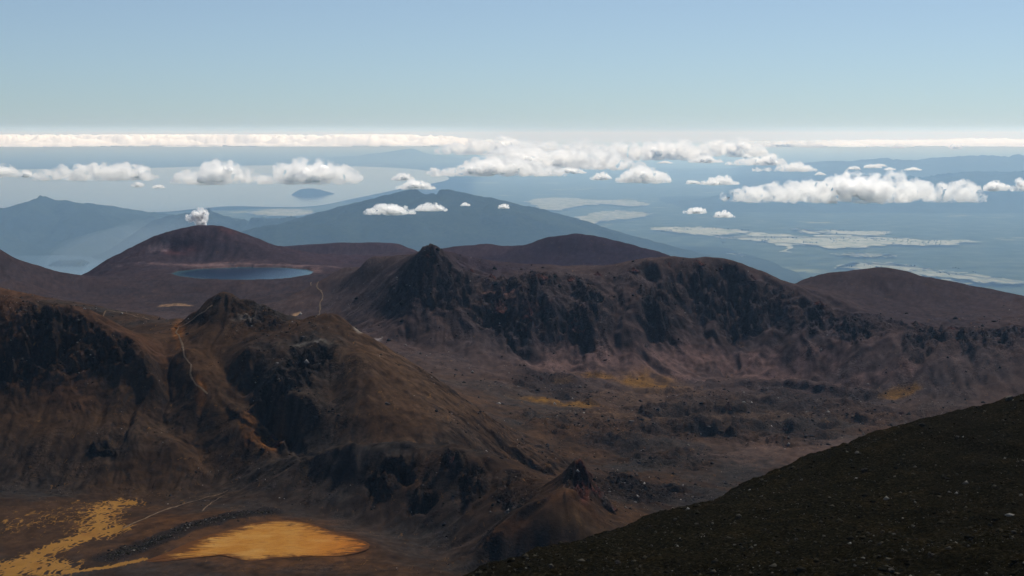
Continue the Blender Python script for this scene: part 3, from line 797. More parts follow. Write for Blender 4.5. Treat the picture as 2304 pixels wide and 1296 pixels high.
o = mesh_np('plain', np.stack([gxp, gyp, gzp], -1).reshape(-1, 3), grid_faces(len(pr), len(pa)), MPL)
tag(o, 'hazy blue forested lowland stretching to the horizon', 'plain', kind='structure')

m = NM('far_water'); m.base((.06, .09, .11)); m.b.inputs['Roughness'].default_value = .1; m.b.inputs['Specular IOR Level'].default_value = .5; m.b.inputs['IOR'].default_value = 1.33
m.bump(m.noise(.02, 3, .6), .04, 2.0)
MW = m.m
def far_sheet(name, pix, z, mat, label, cat, n=140, jit=0, seed=1):
    pts = [P(px, py, z - CAMZ)[:2] for px, py in pix]
    lp = smooth_loop(pts, n, 0, seed)
    if jit:
        t_ = np.arange(n) / n * 40; lp[:, 0] += jit * 5 * fbm(t_, t_ * 0 + seed, 4, seed=seed); lp[:, 1] += jit * 9 * fbm(t_, t_ * 0 + seed + 50, 4, seed=seed + 3)
    bm = bmesh.new(); vs = [bm.verts.new((p[0], p[1], z)) for p in lp]
    bm.faces.new(vs); bmesh.ops.triangulate(bm, faces=bm.faces[:])
    for f in bm.faces:
        if f.normal.z < 0: f.normal_flip()
    me = bpy.data.meshes.new(name); bm.to_mesh(me); bm.free(); me.materials.append(mat)
    o = bpy.data.objects.new(name, me); COL.objects.link(o)
    return tag(o, label, cat, kind='structure')
far_sheet('lake', [(-300, 590), (-100, 575), (60, 569), (150, 571), (205, 578), (240, 586), (300, 600), (260, 640), (100, 690), (-300, 690)], 5, MW, 'pale distant lake with a wooded island beyond the dark left slope', 'lake')
far_sheet('great_lake', [(-600, 478), (0, 478), (330, 478), (440, 470), (520, 464), (640, 466), (720, 462), (800, 446), (900, 425), (1010, 400), (900, 378), (600, 372), (200, 380), (-600, 385)], 8, MW, 'great pale lake far off under the row of clouds', 'lake')

def field_mat(name, lo, hi):
    m = NM(name); a = m.noise(.004, 6, .7, vec=m.coord(stretch=(1, .35, 1)))
    m.base(m.ramp(a, [(.3, lo), (.7, hi)])); return m.m
MF1 = field_mat('pale_pasture', (.12, .14, .09), (.38, .37, .29))
MF2 = field_mat('dry_pasture', (.08, .10, .06), (.30, .29, .22))
FIELDS = [
    ([(1470,512),(1560,511),(1640,515),(1695,521),(1650,526),(1600,529),(1520,523)], 'long pale strip of pasture right of the great mountain', MF1),
    ([(1600,533),(1640,532),(1720,523),(1800,531),(1870,528),(1960,533),(2040,536),(2090,541),(2190,541),(2150,550),(2060,551),(1990,550),(1940,557),(1860,557),(1820,550),(1785,551),(1772,567),(1755,552),(1720,543),(1660,538)], 'largest pale pasture on the hazy plain with dark trees', MF1),
    ([(1788,514),(1830,518),(1862,520),(1860,525),(1805,524)], 'small pale wedge of pasture above the largest pasture', MF1),
    ([(1868,518),(1930,520),(2002,521),(1975,530),(1920,528),(1880,526)], 'pale tapering pasture right of the small wedge', MF1),
    ([(1880,601),(1940,592),(2000,592),(2060,600),(2090,606),(2030,608),(1960,606)], 'faint pale pasture above the smooth right hill', MF2),
    ([(2040,612),(2110,608),(2190,618),(2300,634),(2240,637),(2150,628),(2080,620)], 'long pale pasture sloping beyond the right hill', MF2),
    ([(2060,624),(2120,628),(2170,640),(2130,638)], 'narrow pale field just above the right hill skyline', MF2),
    ([(1190,452),(1250,444),(1330,449),(1420,451),(1462,460),(1420,464),(1360,459),(1300,464),(1255,473),(1215,468)], 'pale field on the far side of the great mountain flank', MF2),
    ([(1290,497),(1340,478),(1400,474),(1468,481),(1430,490),(1370,496),(1330,503)], 'pale field meeting the right flank of the great mountain', MF2),
    ([(560,478),(640,470),(700,474),(690,483),(620,486)], 'low pale flats by the great lake shore', MF2),
    ([(1620,575),(1650,572),(1668,576),(1640,580)], 'tiny pale clearing in the dark forest plain', MF2),
    ([(1880,572),(1960,570),(2010,574),(1950,577)], 'thin pale clearing between the two bands of pasture', MF2),
]
for i, (pix, lab, mt) in enumerate(FIELDS):
    far_sheet('field', pix, 14 + .8 * i, mt, lab, 'field', 200, 45, 20 + i)

# ------------------------------------------------------------------ far mountains
m = NM('forest_mountain')
a = m.noise(.012, 8, .7); b = m.noise(.0012, 5, .6)
m.base(m.mix(.5, m.ramp(a, [(.3, (.010, .017, .010)), (.7, (.035, .045, .024))]), m.ramp(b, [(.35, (.6, .6, .6)), (.65, (1.5, 1.4, 1.2))]), 'MULTIPLY'))
m.bump(a, 1.0, 40)
MM = m.m
KF = CAMZ / 1600.0
def mountain(name, crest, d_front, d_back, label, seed, spread=2500, gul=70, wl0=1500, res=120, kf=None):
    KF = kf or globals()['KF']
    crest = [(a, b, c * KF) for a, b, c in crest]; d_front *= KF; d_back *= KF; spread *= KF; gul *= KF; wl0 *= KF
    pts = [P(*c) for c in crest]
    dense = []
    for p, q in zip(pts[:-1], pts[1:]):
        for t in np.linspace(0, 1, 7)[:-1]: dense.append(p + (q - p) * t)
    dense.append(pts[-1])
    x0 = min(p[0] for p in pts) - spread; x1 = max(p[0] for p in pts) + spread
    base = [(x, d_front, -40) for x in np.linspace(x0, x1, 14)] + [(x, d_back, -40) for x in np.linspace(x0, x1, 14)] + [(x, y, -40) for x in (x0, x1) for y in np.linspace(d_front, d_back, 8)]
    f = rbf([tuple(p) for p in dense] + base, 1000.0, soft=3e-2)
    gx_, gy_ = np.meshgrid(np.linspace(x0, x1, int(res * 1.7)), np.linspace(d_front, d_back, res))
    z = f(gx_, gy_); g1, g0 = np.gradient(z, gy_[1, 0] - gy_[0, 0], gx_[0, 1] - gx_[0, 0])
    hgt = np.clip(z / 300.0, 0, 1)
    wl, a = wl0, gul
    for k in range(4):
        va, dx, dy = erosion(gx_ + 200 * perlin(gx_ / 900, gy_ / 900, seed + 40), gy_, g0, g1, 1 / wl, seed + k)
        z = z + a * hgt * (va - .6); g0 = g0 + a * dx * 6 / wl; g1 = g1 + a * dy * 6 / wl
        wl *= .48; a *= .5
    z = z + hgt * 10 * fbm(gx_ / 120, gy_ / 120, 3, seed=seed + 9)
    o = mesh_np(name, np.stack([gx_, gy_, z], -1).reshape(-1, 3), grid_faces(*gx_.shape), MM)
    return tag(o, label, 'mountain', kind='structure')
mountain('mountain', [(-420,520,23000),(-200,480,23000),(-80,470,23000),(0,459,23000),(50,443,23000),(80,435,23000),(110,435,23000),(150,442,23000),(225,459,23000),(290,473,22800),(340,484,22600),(420,530,22200)], 19600, 27500,
         'blue hazy rounded mountain above the pale lake at the left', 61, 1500, kf=1.42)
mountain('mountain', [(300,520,20800),(340,492,21000),(385,478,21000),(425,472,21000),(475,469,21000),(510,479,21000),(545,488,21000),(600,486,20800),(640,482,20800),(690,490,20600),(740,520,20400)], 19500, 24500,
         'low twin-topped blue ridge behind the steam plume', 71, 500, kf=1.38)
mountain('mountain', [(480,560,19500),(560,520,20000),(640,498,20600),(700,488,21000),(760,470,21400),(820,452,21700),(900,431,22000),(940,424,22000),(985,422,22000),(1020,427,22000),(1100,438,22000),(1200,462,22000),(1260,478,21900),(1330,503,21800),(1400,528,21500),(1500,560,21000)], 17000, 28500,
         'great broad blue mountain dotted with small clouds', 81, 2200, 60, 1700, 150, 1.1)
mountain('mountain', [(780,351,62000),(830,343,62000),(860,341,62000),(900,334,62000),(925,331,62000),(940,334,62000),(965,345,62000),(1000,352,62000)], 58000, 66000,
         'faint pale peak on the horizon beyond the great mountain', 91, 2000, 60, 3000, 70, kf=2.2)
mountain('mountain', [(1700,372,48000),(1850,360,48000),(2000,352,48000),(2100,354,48000),(2170,346,48000),(2215,348,48000),(2270,343,48000),(2330,347,48000),(2500,350,48000)], 43000, 56000,
         'faint blue range on the horizon at the right', 101, 4000, 120, 3500, 80, kf=1.8)
mountain('mountain', [(1800,402,34000),(1950,396,34000),(2060,388,34000),(2150,390,34000),(2220,382,34000),(2304,374,34000),(2450,370,34000)], 30500, 39000,
         'nearer blue range behind the small clouds at the right edge', 111, 3000, 100, 2500, 80)
def island(name, crest, yd, label, seed):
    yd *= KF
    pts = [P(px, py, yd) for px, py in crest]
    x0, x1 = pts[0][0], pts[-1][0]; w_ = (x1 - x0)
    gx_, gy_ = np.meshgrid(np.linspace(x0, x1, 90), np.linspace(yd - w_ * .5, yd + w_ * .5, 60))
    prof = np.interp(gx_, [p[0] for p in pts], [p[2] for p in pts])
    t = np.clip(1 - ((gy_ - yd) / (w_ * .5)) ** 2, 0, 1) ** .6
    z = prof * t + 18 * perlin(gx_ / 160, gy_ / 160, seed) * t - 6 + 9 * fbm(gx_ / 60, gy_ / 60, 2, seed=seed + 2) * t
    o = mesh_np(name, np.stack([gx_, gy_, z], -1).reshape(-1, 3), grid_faces(*gx_.shape), MM)
    return tag(o, label, 'island', kind='structure')
island('island', [(116,593),(122,588),(135,585),(150,586),(165,585),(180,583),(188,585),(194,592)], 18300, 'small dark wooded island in the pale left lake', 5)
island('island', [(655,441),(668,430),(680,425),(700,424),(720,427),(740,434),(765,441)], 39500, 'faint flat-topped island in the great far lake', 6)

# ------------------------------------------------------------------ clouds
def cloud_mat(name, scale):
    m = NM(name)
    b = m.b
    b.inputs['Base Color'].default_value = (1.0, .995, .985, 1)
    b.inputs['Roughness'].default_value = 1.0
    b.inputs['Specular IOR Level'].default_value = 0.0
    b.inputs['Subsurface Weight'].default_value = 1.0
    b.inputs['Subsurface Radius'].default_value = (1, 1, 1)
    b.inputs['Subsurface Scale'].default_value = scale
    b.subsurface_method = 'RANDOM_WALK'
    return m.m
MC = {k: cloud_mat('cloud_%s' % k, v) for k, v in (('great', 420), ('small', 200), ('steam', 25))}
def ico(r, c, sub):
    bm = bmesh.new(); bmesh.ops.create_icosphere(bm, subdivisions=sub, radius=1)
    V = np.array([v.co[:] for v in bm.verts]); Fc = np.array([[v.index for v in f.verts] for f in bm.faces]); bm.free()
    return V * r + c, Fc
def puff_mesh(name, spheres, voxel, mat, disp, wls, seed, zflat=None):
    """union of spheres, voxel remeshed, then billowed"""
    Vs, Fs, off = [], [], 0
    for (c, r) in spheres:
        V, Fc = ico(np.array(r), np.array(c), 2); Vs.append(V); Fs.append(Fc + off); off += len(V)
    V = np.concatenate(Vs); org = V.mean(0)
    o = mesh_np(name, V - org, np.concatenate(Fs), None, True)
    md = o.modifiers.new('r', 'REMESH'); md.mode = 'VOXEL'; md.voxel_size = voxel; md.adaptivity = 0
    dg = bpy.context.evaluated_depsgraph_get(); ev = o.evaluated_get(dg); me = bpy.data.meshes.new_from_object(ev)
    n = len(me.vertices); co = np.empty(n * 3, np.float32); me.vertices.foreach_get('co', co); co = co.reshape(-1, 3).astype(float)
    for (wl, a) in wls:
        me.vertices.foreach_set('co', co.astype(np.float32).ravel()); me.update()
        nn = np.empty(n * 3, np.float32); me.vertices.foreach_get('normal', nn); nn = nn.reshape(-1, 3)
        q = co + org
        bil_ = 1 - np.abs(perlin3(q[:, 0] / wl + seed, q[:, 1] / wl, q[:, 2] / wl * 1.0, seed)) * 2.2
        co = co + nn * (a * (bil_ - .3))[:, None]
    if zflat is not None:
        zf = zflat - org[2]
        co[:, 2] = np.where(co[:, 2] < zf, zf + (co[:, 2] - zf) * .3, co[:, 2])
    me.vertices.foreach_set('co', co.astype(np.float32).ravel()); me.update()
    me.polygons.foreach_set('use_smooth', np.ones(len(me.polygons), bool))
    if name == 'cloud':                                          # a cloud's body is one piece
        bm = bmesh.new(); bm.from_mesh(me); seen = set(); best = []
        for v0 in bm.verts:
            if v0.index in seen: continue
            st = [v0]; isl = []; seen.add(v0.index)
            while st:
                v = st.pop(); isl.append(v)
                for e in v.link_edges:
                    u = e.other_vert(v)
                    if u.index not in seen: seen.add(u.index); st.append(u)
            if len(isl) > len(best): best = isl
        bs = set(best); bmesh.ops.delete(bm, geom=[v for v in bm.verts if v not in bs], context='VERTS'); bm.to_mesh(me); bm.free()
    old = o.data; o.modifiers.clear(); o.data = me; bpy.data.meshes.remove(old)
    me.name = name; me.materials.append(mat); o.location = org
    return o
def vapour_mat(name, Hh, dens, lo=.44, hi=.62):
    m = bpy.data.materials.new(name); m.use_nodes = True; nt = m.node_tree
    for n in list(nt.nodes):
        if n.type != 'OUTPUT_MATERIAL': nt.nodes.remove(n)
    out = [n for n in nt.nodes if n.type == 'OUTPUT_MATERIAL'][0]
    pv = nt.nodes.new('ShaderNodeVolumePrincipled'); pv.inputs['Color'].default_value = (1, 1, 1, 1); pv.inputs['Anisotropy'].default_value = .62
    g = nt.nodes.new('ShaderNodeTexCoord'); no = nt.nodes.new('ShaderNodeTexNoise')
    no.inputs['Scale'].default_value = 3.2 / Hh; no.inputs['Detail'].default_value = 5; no.inputs['Roughness'].default_value = .62
    mr = nt.nodes.new('ShaderNodeMapRange'); mr.inputs[1].default_value = lo; mr.inputs[2].default_value = hi; mr.inputs[3].default_value = 0; mr.inputs[4].default_value = dens
    nt.links.new(g.outputs['Object'], no.inputs['Vector']); nt.links.new(no.outputs['Fac'], mr.inputs[0]); nt.links.new(mr.outputs[0], pv.inputs['Density'])
    nt.links.new(pv.outputs[0], out.inputs['Volume'])
    m.cycles.volume_step_rate = .12
    return m
def vapour(o, spheres, Hh, vox, seed, zf=None, dens=8.5, wls=None, lo=.44, hi=.62):
    # the visible vapour: a soft volume round the denser body
    v = puff_mesh('vapour', spheres, vox, vapour_mat('vapour', Hh, dens / Hh, lo, hi), 0, wls or [(Hh * .7, Hh * .16), (Hh * .28, Hh * .10), (Hh * .12, Hh * .05)], seed + 50, zf)
    v.location = v.location - o.location; v.parent = o; v['kind'] = 'stuff'
    return v
def cloud(x0, x1, y0, y1, label, d=None, base=-480.0, seed=0, lobes=None, dense=1.0, prof=None):
    if d is None: d = float(np.clip(P(1152, y1, base)[1], 9000, 60000))
    r_ = np.random.default_rng(seed + 100)
    a = P(x0, y1, d); b = P(x1, y0, d)
    W, Hh = b[0] - a[0], b[2] - a[2]
    n = int(max(7, min(80, 9 * W / Hh * dense)))
    sp = []
    prof = prof or [(0, .25), (.2, .7), (.45, 1), (.7, .85), (.9, .5), (1, .2)]
    for i in range(n):
        t = (i + r_.uniform(.1, .9)) / n
        env = np.interp(t, [p[0] for p in prof], [p[1] for p in prof]) * Hh * r_.uniform(.62, 1.0)
        rr = max(env * r_.uniform(.28, .5), Hh * .09)
        zc = a[2] + Hh * .08 + r_.uniform(rr * .5, max(rr * .6, env - rr))
        x = a[0] + rr * .6 + t * (W - 1.2 * rr)
        y = d + r_.uniform(-.5, .5) * min(W * .45, Hh * 1.3)
        sp.append(((x, y, zc), (rr * r_.uniform(1.0, 1.7), rr * 1.3, rr * r_.uniform(.75, 1.0))))
    vox = max(Hh / 19, W / 170)
    big = Hh > 150
    core = [((c[0], c[1], c[2] - .08 * Hh), tuple(  .42 * q for q in r)) for c, r in sp]
    o = puff_mesh('cloud', core, vox * 1.6, MC['great' if big else 'small'], 0, [(Hh * .6, Hh * .12), (Hh * .25, Hh * .06), (Hh * .11, Hh * .03)], seed, a[2] + Hh * .14)
    vapour(o, sp, Hh, vox, seed, a[2] + Hh * .06)
    return tag(o, label, 'cloud', 'clouds over the lowland')
B = [(0,.45),(.15,.8),(.3,1),(.5,.85),(.7,1),(.85,.8),(1,.35)]
CLOUDS = [
    (-40, 42, 366, 402, 'white cloud cut off by the left edge', None),
    (38, 78, 381, 400, 'small wisp of cloud between the edge cloud and the long left cloud', None),
    (78, 358, 358, 408, 'long lumpy white cloud at the left', [(0,.25),(.08,.6),(.3,.75),(.45,1),(.6,.85),(.8,.9),(.93,.6),(1,.15)]),
    (294, 323, 404, 422, 'tiny round cloud under the long left cloud', None),
    (342, 371, 414, 424, 'tiny flat wisp right of the tiny round cloud', None),
    (388, 592, 355, 416, 'white domed cloud above the steam plume', [(0,.2),(.12,.55),(.25,.6),(.4,1),(.65,.95),(.85,.55),(1,.2)]),
    (588, 815, 349, 416, 'tall bright cloud above the twin-topped ridge', [(0,.25),(.1,.3),(.2,.85),(.5,1),(.75,.8),(.9,.6),(1,.4)]),
    (880, 932, 386, 407, 'small cloud hovering left of the great mountain top', None),
    (892, 980, 402, 427, 'cloud clinging to the great mountain summit', None),
    (958, 1275, 352, 398, 'front left row of the central cloud bank', [(0,.3),(.2,.5),(.4,1),(.7,.9),(1,.3)]),
    (1060, 1440, 320, 384, 'broad middle body of the central cloud bank', B),
    (980, 1380, 306, 350, 'far upper row of the central cloud bank', B),
    (1240, 1320, 375, 391, 'small ragged cloud below the central cloud bank', None),
    (1350, 1600, 308, 362, 'bright cloud bank right of centre, left half', B),
    (1540, 1730, 307, 354, 'bright cloud bank right of centre, right half', B),
    (1548, 1628, 350, 367, 'flat small cloud under the bright right bank', None),
    (1330, 1375, 384, 406, 'little cloud left of the middle round cloud', None),
    (1388, 1512, 368, 413, 'middle round cloud between the banks', None),
    (1632, 1765, 343, 373, 'slanted flat cloud above the big right cloud', [(0,.15),(.4,.6),(.8,1),(1,.5)]),
    (1692, 1838, 360, 387, 'flat-based cloud just above the big right cloud', [(0,.2),(.4,.4),(.7,1),(1,.2)]),
    (1542, 1577, 402, 415, 'tiny cloud left of the ragged small cloud', None),
    (1578, 1662, 392, 417, 'ragged small cloud left of the big right cloud', None),
    (1628, 2212, 380, 457, 'biggest long white cloud at the right', [(0,.2),(.08,.5),(.2,.6),(.35,.75),(.5,1),(.6,.95),(.75,.75),(.9,.65),(.97,.5),(1,.35)]),
    (2212, 2270, 403, 431, 'round small cloud right of the biggest cloud', None),
    (2278, 2340, 398, 432, 'cloud cut off by the right edge', None),
    (1862, 1885, 446, 458, 'tiny speck of cloud under the biggest cloud', None),
    (1538, 1593, 462, 482, 'small low cloud over the dark plain', None),
    (1606, 1652, 472, 490, 'ragged low wisp right of the small low cloud', None),
    (820, 932, 453, 484, 'bright small cloud in front of the great mountain', None),
    (934, 1005, 454, 476, 'thin cloud right of the bright one before the mountain', None),
    (1036, 1058, 454, 464, 'tiny wisp in front of the great mountain top', None),
    (1122, 1146, 456, 470, 'faint wisp on the right shoulder of the great mountain', None),
    (1700, 1960, 313, 332, 'thin strip of cloud near the horizon at the right', B),
    (2003, 2038, 322, 334, 'tiny far cloud right of the thin strip', None),
    (2134, 2165, 320, 336, 'small tilted far cloud near the right horizon', None),
    (1942, 1985, 368, 379, 'faint small cloud above the biggest cloud', None),
]
for i, (x0, x1, y0, y1, lab, pf) in enumerate(CLOUDS):
    cloud(x0, x1, y0, y1, lab, seed=i, prof=pf)
for i in range(9):
    r_ = np.random.default_rng(300 + i); x_ = r_.uniform(1260, 2280); y_ = r_.uniform(345, 400); w_ = r_.uniform(14, 40); h_ = r_.uniform(5, 11)
    o = cloud(x_, x_ + w_, y_ - h_, y_, 'tiny scrap of white cloud drifting among the bigger clouds', seed=300 + i); o['group'] = 'tiny cloud scraps'
# far bank along the horizon: one mass
nx_, ny_ = 900, 60
ub = np.linspace(-.44, .44, nx_); yb = np.linspace(48000, 80000, ny_)
ubb, ybb = np.meshgrid(ub, yb); xb = ubb * ybb
cov = fbm(xb / 4500, ybb / 2500, 4, seed=701)
lft = sstep(.0, -.08, ubb + .02 * fbm(xb / 4000, ybb / 4000, 2, seed=9))
top = (1 - np.abs(fbm(xb / 1100, ybb / 1100, 5, seed=711)) * 1.2) * 200 + 170 * cov
thr = np.clip(lft * 1.0 + .45 * sstep(.1, .3, ubb), 0, 1) * sstep(50500, 61000, ybb + 5000 * np.clip(cov, -1, 1))
hh = np.clip(top * thr + 60 * (thr - .5), -20, 290)
hh *= 1.3
zb = CAMZ - 425 + hh
bot = np.minimum(zb - 5, CAMZ - 455)
vb = np.concatenate([np.stack([xb, ybb, zb], -1).reshape(-1, 3), np.stack([xb, ybb, bot], -1).reshape(-1, 3)])
keep = (hh[:-1, :-1] > -8) | (hh[1:, 1:] > -8)
ft = grid_faces(ny_, nx_)[keep.ravel()]
fb = ft[:, ::-1] + nx_ * ny_
o = mesh_np('cloud_bank', vb, np.concatenate([ft, fb]), MC['great'])
tag(o, 'low band of far cloud along the horizon', 'clouds', kind='stuff')

# ------------------------------------------------------------------ steam
r_ = np.random.default_rng(5)
sp = []
for (px, py, rp) in [(458,506,7),(455,499,9),(450,492,11),(456,484,11),(462,489,8),(443,485,10),(436,490,8),(429,493,5),(461,477,6),(449,477,8),(438,481,6),(424,490,4),(466,482,4),(453,505,8),(446,500,7)]:
    p = P(px, py, 3080); rr = rp / F * 3080
    sp.append(((p[0], p[1] + r_.uniform(-10, 10), p[2]), (rr, rr, rr)))
o = puff_mesh('steam_plume', [(c, tuple(.35 * q for q in r)) for c, r in sp], 1.0, MC['steam'], 0, [(14, 4.0), (7, 2.2), (3.2, 1.2)], 3)
vapour(o, sp, 36, .9, 77, None, 7.0, [(16, 4), (8, 3), (4, 1.6)], .36, .56)
tag(o, 'white puff of steam rising behind the dark lake hill', 'steam')

# drifting smoke to the left of the steam: a thin soft body of vapour
c = P(285, 548, 4600.0)
V, Fc = ico(1.0, 0.0, 4)
V = V * np.array([190 / F * 4600, 320, 46 / F * 4600]); V[:, 2] += .22 * V[:, 0]
V = V * (1 + .25 * perlin3(V[:, 0] / 130, V[:, 1] / 130, V[:, 2] / 70, 33))[:, None]
m = bpy.data.materials.new('thin_smoke'); m.use_nodes = True
for n in list(m.node_tree.nodes):
    if n.type != 'OUTPUT_MATERIAL': m.node_tree.nodes.remove(n)
pv = m.node_tree.nodes.new('ShaderNodeVolumePrincipled'); pv.inputs['Color'].default_value = (.8, .92, 1, 1); pv.inputs['Density'].default_value = .00026; pv.inputs['Anisotropy'].default_value = .4
m.node_tree.links.new(pv.outputs[0], [n for n in m.node_tree.nodes if n.type == 'OUTPUT_MATERIAL'][0].inputs['Volume'])
o = mesh_np('smoke', V + c, Fc, m, True)
tag(o, 'thin bluish smoke drifting left of the steam plume', 'smoke', kind='stuff')

# ------------------------------------------------------------------ rocks
def rock_shape(seed, sub=1):
    V, Fc = ico(1.0, 0.0, sub)
    r_ = np.random.default_rng(seed)
    for _ in range(5):
        d = r_.normal(size=3); d /= np.linalg.norm(d); t = V @ d; lim = r_.uniform(.45, .8)
        V = V - np.outer(np.maximum(0, t - lim), d)
    V *= r_.uniform(.75, 1.2, (len(V), 1)) ** .5
    return V * np.array([1, r_.uniform(.7, 1.1), r_.uniform(.5, .8)]), Fc
m = NM('grey_boulder')
rn = m.n('ShaderNodeObjectInfo')
a = m.noise(2.2, 6, .65)
m.base(m.mix(.9, m.ramp(a, [(.3, (.035, .033, .030)), (.6, (.09, .085, .078)), (.8, (.20, .19, .18))]), m.ramp(rn.outputs['Random'], [(0, (.35, .33, .30)), (.7, (.8, .78, .74)), (1, (1.6, 1.55, 1.5))]), 'MULTIPLY'))
m.bump(a, .6, .2)
MR = m.m
protos = []
for k in range(8):
    V, Fc = rock_shape(40 + k)
    me = bpy.data.meshes.new('rock'); me.from_pydata(V.tolist(), [], Fc.tolist()); me.materials.append(MR); protos.append(me)
def fg_hit(px, py):
    r = ray(px, py); d = np.linspace(90, 560, 1500); z = CAMZ + d * r[2] / r[1]
    h = fg_z(d * r[0] / r[1], d); k = int(np.argmax(z < h))
    return None if not (z < h).any() else np.array([d[k] * r[0] / r[1], d[k], h[k]])
BIG = [(1662,1163,9,'pale boulder alone in the middle of the dark near slope'),(1945,1062,9,'pale grey boulder on the upper middle of the dark slope'),(1928,1020,6,'grey rock just below the slope skyline'),(2296,1118,8,'grey rock at the right edge of the dark slope'),
       (2005,1286,10,'rock at the bottom edge of the dark slope'),(2280,1200,8,'tilted rock low on the right of the dark slope'),(2075,960,10,'boulder on the slope skyline below the yellow patch'),(2270,900,12,'dark boulder at the top right of the slope skyline'),
       (2155,985,7,'white flecked rock high on the dark slope'),(1240,1277,9,'grey boulder low on the left of the dark slope'),(1390,1268,9,'rock near the bottom left of the dark slope'),(1475,1200,6,'small boulder on the left slope skyline')]
for i, (px, py, rp, lab) in enumerate(BIG):
    p = fg_hit(px, py)
    if p is None: continue
    o = bpy.data.objects.new('boulder', protos[i % 8]); COL.objects.link(o); s_ = rp / F * p[1]
    o.location = (p[0], p[1], p[2] + .25 * s_); o.scale = (s_, s_, s_); o.rotation_euler = (random.uniform(-.3, .3), random.uniform(-.3, .3), random.uniform(0, 6.28))
    tag(o, lab, 'boulder', 'boulders on the near slope')
cnt = 0
while cnt < 280:
    px, py = random.uniform(1080, 2300), random.uniform(900, 1292)
    p = fg_hit(px, py)
    if p is None or p[1] > 420: continue
    if perlin(np.array([p[0] / 14]), np.array([p[1] / 14]), 901)[0] < random.uniform(-.6, .35): continue
    o = bpy.data.objects.new('rock', protos[cnt % 8]); COL.objects.link(o)
    s_ = random.choice([.07, .09, .11, .14, .18, .26, .36]) * random.uniform(.8, 1.3)
    o.location = (p[0], p[1], p[2] + .15 * s_); o.scale = (s_, s_, s_); o.rotation_euler = (random.uniform(-.5, .5), random.uniform(-.5, .5), random.uniform(0, 6.28))
    tag(o, 'small grey rock scattered on the dark near slope', 'rock', 'small rocks on the near slope'); cnt += 1
def scatter(name, n, place, size, mat, label, seed, cat='rubble'):
    r_ = np.random.default_rng(seed)
    base = []
    for k in range(6):
        bm = bmesh.new(); bmesh.ops.create_icosphere(bm, subdivisions=1, radius=1)
        V = np.array([v.co[:] for v in bm.verts]); Fc = np.array([[v.index for v in f.verts] for f in bm.faces]); bm.free()
        # keep it cheap: octahedron-like stones
        V = np.array([(1, 0, 0), (-1, 0, 0), (0, 1, 0), (0, -1, 0), (0, 0, 1), (0, 0, -.6)], float) * r_.uniform(.6, 1.25, (6, 1)) + r_.normal(0, .18, (6, 3))
        Fc = np.array([(0, 2, 4), (2, 1, 4), (1, 3, 4), (3, 0, 4), (2, 0, 5), (1, 2, 5), (3, 1, 5), (0, 3, 5)])
        base.append((V, Fc))
    xyz = place(r_, n); n = len(xyz)
    sz = size(r_, n, xyz)
    Vs, Fs, tn = [], [], []
    off = 0
    kinds = r_.integers(0, 6, n); ang = r_.uniform(0, 6.28, n); sq = r_.uniform(.5, .95, n); tint = r_.uniform(0, 1, n) ** 2
    for k in range(6):
        s_ = kinds == k; m_ = int(s_.sum()); V, Fc = base[k]
        ca, sa = np.cos(ang[s_])[:, None], np.sin(ang[s_])[:, None]
        W = np.stack([V[None, :, 0] * ca - V[None, :, 1] * sa, V[None, :, 0] * sa + V[None, :, 1] * ca, V[None, :, 2] * sq[s_][:, None]], -1) * sz[s_][:, None, None] + xyz[s_][:, None]
        Vs.append(W.reshape(-1, 3)); Fs.append((Fc[None] + (np.arange(m_) * 6)[:, None, None]).reshape(-1, 3) + off); off += m_ * 6
        tn.append(np.repeat(tint[s_], 6))
    o = mesh_np(name, np.concatenate(Vs), np.concatenate(Fs), mat, False, {'shade': np.concatenate(tn)})
    return tag(o, label, cat, kind='stuff')
m = NM('slope_rubble')
m.base(m.ramp(m.attr('shade').outputs['Fac'], [(0, (.010, .009, .006)), (.5, (.030, .026, .018)), (.85, (.06, .055, .045)), (1, (.20, .19, .175))]))
MRB = m.m
def place_fg(r_, n):
    d = np.exp(r_.uniform(math.log(140), math.log(430), n)); u = r_.uniform(-.10, .40, n)
    keep = perlin(u * d / 12, d / 12, 77) + .5 > r_.uniform(0, 1, n) * .8
    d, u = d[keep], u[keep]; x = u * d
    return np.column_stack([x, d, fg_z(x, d)])
scatter('rubble', 34000, place_fg, lambda r_, n, p: np.clip(.065 * (r_.pareto(1.9, n) + 1), 0, .75), MRB, 'loose stones and tufts covering the dark near slope', 31)
m = NM('lava_rubble')
m.base(m.ramp(m.attr('shade').outputs['Fac'], [(0, (.012, .011, .011)), (.55, (.035, .029, .027)), (.8, (.07, .06, .056)), (1, (.26, .245, .235))]))
MRL = m.m
def place_mid(r_, n):
    iv = r_.integers(0, NV - 1, n * 4); iu = r_.integers(0, NU - 1, n * 4)
    p = np.clip(.16 + .8 * LAVA[iv, iu] + .7 * CRAG[iv, iu] + .5 * np.clip(n2[iv, iu], 0, 1) - .3 * SMOOTH[iv, iu] - 2 * flat[iv, iu], 0, 1)
    ok = (r_.uniform(0, 1, n * 4) < p) & (YY[iv, iu] < 1900)
    iv, iu = iv[ok][:n], iu[ok][:n]
    return np.column_stack([XX[iv, iu], YY[iv, iu], HT[iv, iu]])
scatter('lava_blocks', 46000, place_mid, lambda r_, n, p: np.clip(.24 * (r_.pareto(1.9, n) + 1), 0, 2.2) * np.clip(p[:, 1] / 1200, .8, 1.6), MRL, 'dark lava blocks strewn over ridges and valley floor', 32, 'rocks')

